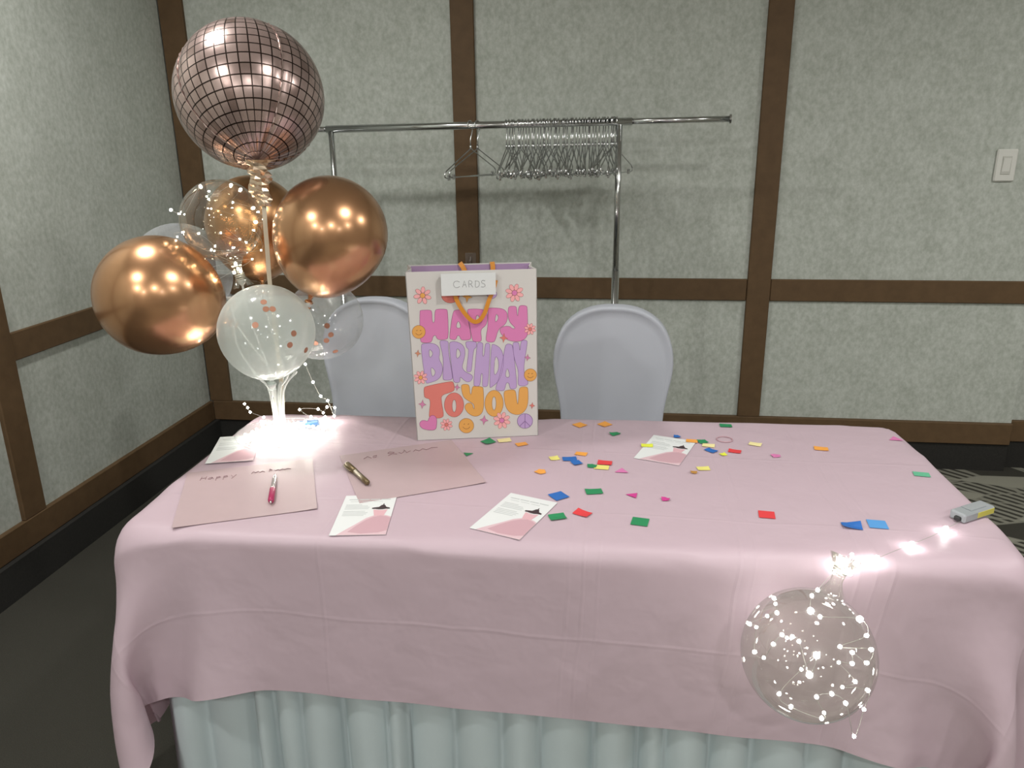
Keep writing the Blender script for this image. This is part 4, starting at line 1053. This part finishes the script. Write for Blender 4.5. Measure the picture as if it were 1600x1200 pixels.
def favour_card(label, cxy, rz, z, W=.119, H=.192):
    t = thing('printed_card', label, 'card', (cxy[0], cxy[1], z), rz, 'printed party cards on the table')
    MB().box(-W/2, W/2, -H/2, H/2, 0, .0006).build('card_stock', PAPER, t)
    def uv(u, v): return (-W/2+u*W, H/2-v*H)
    def fl(name, polys, m, lift): return MB().slab([[uv(*p) for p in q] for q in polys], .0006+lift, .0006+lift+.0001).build(name, m, t)
    k = MB()
    def dash(u0, u1, v, hgt=.010):
        k.slab([[uv(u0, v), uv(u1, v), uv(u1, v+hgt), uv(u0, v+hgt)]], .0007, .0008)
    for i in range(4):
        a = .10+.205*i; dash(a, a+.185, .105, .022)
    for i in range(3): dash(.14+.22*i, .32+.22*i, .165)
    for j, (n_, v) in enumerate(((.30, .25), (.42, .285), (.46, .32), (.45, .355), (.40, .42), (.46, .455), (.44, .49), (.40, .525))): dash(.08, .08+n_, v, .014)
    k.build('text_lines', INKG, t)
    sk = chaikin([(.12, 1.0), (.22, .90), (.38, .76), (.55, .60), (.68, .535), (.80, .52), (.92, .54), (1.0, .57), (1.0, .80), (1.0, 1.0)], 0)
    fl('skirt_halo', [sk], CARDPALE, .0001)
    sk2 = [(.30, .93), (.42, .78), (.56, .645), (.68, .57), (.80, .545), (.92, .565), (1.0, .60), (1.0, .90), (.85, .95), (.55, .97)]
    fl('skirt', [sk2], CARDPINK, .0002)
    fl('bodice', [[(.63, .385), (.72, .40), (.80, .405), (.90, .385), (.87, .50), (.86, .545), (.68, .545), (.66, .49)]], CARDPINK2, .0003)
    fl('hanger_art', [[(.595, .345), (.64, .335), (.72, .325), (.76, .275), (.785, .268), (.79, .235), (.805, .235), (.81, .268), (.83, .28), (.86, .325), (.93, .345), (.935, .372), (.86, .372), (.80, .385), (.73, .385), (.66, .372), (.60, .372)]], CARDBLK, .0004)
    return t
favour_card('white card with a pink dress on a black hanger, front left on the table', (-.528, 1.501), math.radians(8), TZ+.0002)
favour_card('white card with a pink dress, lying askew in the front middle of the table', (-.197, 1.531), math.radians(-20), TZ+.0002)
favour_card('white card with a pink dress and bright confetti on it, at the back', (.155, 1.948), math.radians(-19), TZ+.0002, H=.182)
favour_card('white card with a pink dress next to the glowing balloon stand', (-.995, 1.841), math.radians(16), TZ+.0026)

# pens
def pen(label, a, b, parts, r):
    a = Vector(a); b = Vector(b); d = b-a; L = d.length
    t = thing('marker_pen', label, 'pen', a, math.atan2(d.y, d.x))
    return t, L
PZ = TZ+.0012
pa, pb = onz(430, 743, PZ+.004), onz(423, 788, PZ+.004)
SIL = mat('pen_silver', (0.55, 0.50, 0.49, 1), 0.2, 0.7); MAG = mat('pen_magenta', (0.38, 0.022, 0.10, 1), 0.3); BRZ = mat('pen_bronze', (0.17, 0.125, 0.065, 1), 0.35, 0.6)
RX = Matrix.Rotation(math.radians(90), 4, 'Y')
def lat(prof, m, name, t, z): return MB().lathe(prof, 16, Matrix.Translation((0, 0, z)) @ RX).build(name, m, t, True)
t, L = pen('magenta and silver pen lying on the left pink sheet', (pa.x, pa.y, PZ), (pb.x, pb.y, PZ), None, .006)
lat([(.001, 0), (.0035, .001), (.0045, .012), (.0055, .02), (.0058, L*.52), (.0058, L*.54)], SIL, 'barrel', t, .0062)
lat([(.0064, L*.52), (.0072, L*.55), (.0072, L*.90), (.0055, L*.95), (.001, L*.955)], MAG, 'cap', t, .0072)
lat([(.003, L*.95), (.0025, L), (.0005, L)], SIL, 'tip', t, .0072)
pa, pb = onz(542, 727, PZ+.004), onz(575, 757, PZ+.004)
t, L = pen('bronze metallic marker pen lying on the pink sheet near the gift bag', (pa.x, pa.y, PZ), (pb.x, pb.y, PZ), None, .007)
lat([(.001, 0), (.0070, .001), (.0078, .006), (.0078, L*.40), (.0070, L*.405)], BRZ, 'cap', t, .0078)
lat([(.0070, L*.40), (.0072, L*.85), (.0068, L*.97), (.0050, L), (.0005, L)], BRZ, 'barrel', t, .0078)
MB().cbox(.004, L*.34, -.0115, -.0068, .006, .0095, .001).build('clip', BRZ, t)
MB().tube([(-.0005, 0, .0078), (.0012, 0, .0078)], .0045, 12).build('end_button', SIL, t)

# ------------------------------------------------------------------ confetti
CC = {'green': (38, 132, 84), 'yellow': (226, 218, 122), 'orange': (232, 160, 70), 'blue': (40, 102, 178), 'light blue': (84, 150, 210), 'red': (214, 62, 66), 'magenta': (196, 60, 138), 'pink': (208, 118, 170), 'teal': (96, 176, 140), 'lime': (220, 226, 70), 'cream': (232, 220, 160), 'tan': (180, 130, 60)}
CM = {k: mat('confetti_'+k.replace(' ', '_'), lin(*v), 0.6) for k, v in CC.items()}
SQ = [(-1,-1),(1,-1),(1,1),(-1,1)]; TR = [(-1,-.7),(1,-.8),(.1,.9)]; RC = [(-1.15,-.82),(1.15,-.82),(1.15,.82),(-1.15,.82)]; PENT = [(-1,-.8),(.6,-1),(1.1,.1),(.2,1),(-.9,.7)]
# px, py, colour, shape, turn, half size, crumple, label
conf = [
 (763,690,'green',SQ,45,.013,.2,'green paper square at the foot of the gift bag'),
 (788,688,'cream',RC,20,.013,.1,'pale yellow paper strip touching the foot of the gift bag'),
 (815,694,'orange',RC,30,.011,.1,'orange paper scrap just below the right corner of the gift bag'),
 (731,710,'green',TR,180,.011,0,'green paper triangle on the pink sheet below the gift bag'),
 (906,664,'orange',SQ,45,.013,.1,'left one of two orange paper diamonds in front of the right chair'),
 (945,663,'orange',SQ,45,.013,.1,'right one of two orange paper diamonds in front of the right chair'),
 (961,678,'green',RC,35,.010,.4,'thin curled green paper sliver left of the card at the back'),
 (908,709,'orange',RC,-12,.011,.1,'orange paper scrap behind the pair of blue scraps'),
 (866,716,'yellow',SQ,20,.010,.2,'pale yellow paper square left of the pair of blue scraps'),
 (890,717,'blue',RC,8,.013,.1,'larger blue paper scrap of the overlapping blue pair'),
 (901,723,'blue',SQ,30,.010,.2,'smaller blue paper scrap of the overlapping blue pair'),
 (925,728,'green',PENT,10,.010,.3,'green paper scrap beside the stacked red and yellow ones'),
 (945,723,'red',RC,-5,.013,.1,'red paper rectangle lying behind a yellow one'),
 (940,730,'yellow',RC,-5,.013,.0,'yellow paper rectangle lying in front of a red one'),
 (971,735,'pink',TR,0,.014,.1,'dusky pink paper triangle right of the stacked red and yellow scraps'),
 (845,737,'orange',PENT,-30,.011,.2,'orange paper scrap right of the pink sheet near the gift bag'),
 (873,775,'blue',SQ,38,.015,.1,'blue paper square at the corner of the front middle card'),
 (928,768,'green',RC,12,.014,.1,'dark green paper rectangle right of the blue square'),
 (871,808,'green',RC,22,.013,.4,'curled green paper strip at the edge of the front middle card'),
 (910,802,'red',RC,-28,.013,.2,'red paper strip right of the front middle card'),
 (990,773,'magenta',TR,-35,.012,.1,'magenta paper triangle in the middle of the table'),
 (1040,780,'magenta',PENT,10,.008,.7,'small crumpled magenta scrap in the middle of the table'),
 (1000,815,'green',SQ,-10,.0148,.0,'large green paper square near the front edge of the table'),
 (1198,804,'red',SQ,-6,.0140,.0,'red paper square alone on the front right of the table'),
 (1331,822,'blue',RC,-4,.0140,.6,'crumpled dark blue paper scrap beside the light blue square'),
 (1371,819,'light blue',SQ,-5,.0155,.0,'light blue paper square on the front right of the table'),
 (1440,741,'teal',RC,-9,.0130,.0,'sea green paper rectangle near the right edge of the table'),
 (1398,685,'pink',TR,0,.0150,.0,'pink paper triangle in the far right corner of the table'),
 (1283,701,'orange',RC,-8,.0125,.1,'orange paper rectangle on the back right of the table'),
 (1212,712,'pink',PENT,20,.0095,.3,'rounded pink scrap on the back right of the table'),
 (1180,694,'cream',RC,-20,.0115,.1,'cream paper scrap right of the hair tie'),
 (1148,705,'red',RC,-15,.0115,.1,'narrow red paper scrap in front of the hair tie'),
 (1134,665,'green',RC,0,.0120,.1,'green paper rectangle at the back edge of the table behind the hair tie'),
 (1058,682,'blue',PENT,0,.0080,.4,'small blue paper scrap lying on the card at the back'),
 (1011,696,'lime',RC,0,.0110,.1,'lime yellow paper scrap lying on the left edge of the card at the back'),
 (1081,689,'orange',RC,-8,.0110,.1,'orange paper scrap overlapping the right corner of the card at the back'),
 (1098,690,'green',SQ,20,.0100,.2,'green paper square right of the card at the back'),
 (1107,696,'cream',RC,-10,.0115,.1,'cream paper scrap partly under the green square by the back card'),
 (1111,704,'blue',RC,-45,.0110,.2,'blue paper scrap right of the card at the back'),
 (1130,710,'lime',SQ,20,.0065,.3,'tiny lime scrap left of the narrow red scrap'),
 (1099,732,'yellow',RC,8,.0110,.1,'yellow paper scrap in front of the card at the back'),
 (1084,738,'tan',PENT,10,.0070,.8,'small crumpled tan scrap beside the yellow scrap'),
]
rc = random.Random(4)
oncard = {(1058,682), (1011,696), (1081,689)}
for n_, (px, py, col, shp, rot, s, cr, lab) in enumerate(conf):
    z = TZ + (.0016 if (px, py) in oncard else .0004) + (.0007 if col in ('red', 'green') else .0)*(py in (723, 690))
    if 720 < py < 724 and col == 'blue': z += .0009
    p = onz(px, py, z); s *= 1.22; pts = [(a*s, b*s) for a, b in shp]
    # ring of edge points, curled
    ring = []
    for i in range(len(pts)):
        a, b = pts[i], pts[(i+1) % len(pts)]
        for q in range(3): ring.append((a[0]+(b[0]-a[0])*q/3, a[1]+(b[1]-a[1])*q/3))
    ca = rc.uniform(0, math.pi)
    def hz(x, y): 
        u = (x*math.cos(ca)+y*math.sin(ca))/s
        return .0003+cr*s*(.35*u*u+.25*max(0, u)*rc.random())
    top = [(x, y, hz(x, y)) for x, y in ring]; mid = (sum(q[0] for q in ring)/len(ring), sum(q[1] for q in ring)/len(ring), .0003)
    V = top+[mid]+[(x, y, z_-.0003) for x, y, z_ in top]+[(mid[0], mid[1], 0)]; m = len(ring); F = []
    for i in range(m):
        j = (i+1) % m; F += [(m, i, j), (2*m+1, m+1+j, m+1+i), (i, m+1+i, m+1+j, j)]
    o = MB().add(V, F).build('paper_confetti', CM[col], None, False, Matrix.Translation(p) @ Matrix.Rotation(math.radians(rot), 4, 'Z'))
    tag(o, lab, 'confetti', 'paper confetti scattered on the table')
hr = onz(1132, 687, TZ)
k = MB().tube([(.021*math.cos(a*math.pi/16), .021*math.sin(a*math.pi/16), .0012) for a in range(32)], .0012, 6, closed=True)
tag(k.build('hair_tie', mat('pale_elastic', (0.50, 0.30, 0.34, 1), 0.6), None, True, Matrix.Translation(hr)), 'thin pale pink hair tie lying among the confetti at the back', 'hair tie')
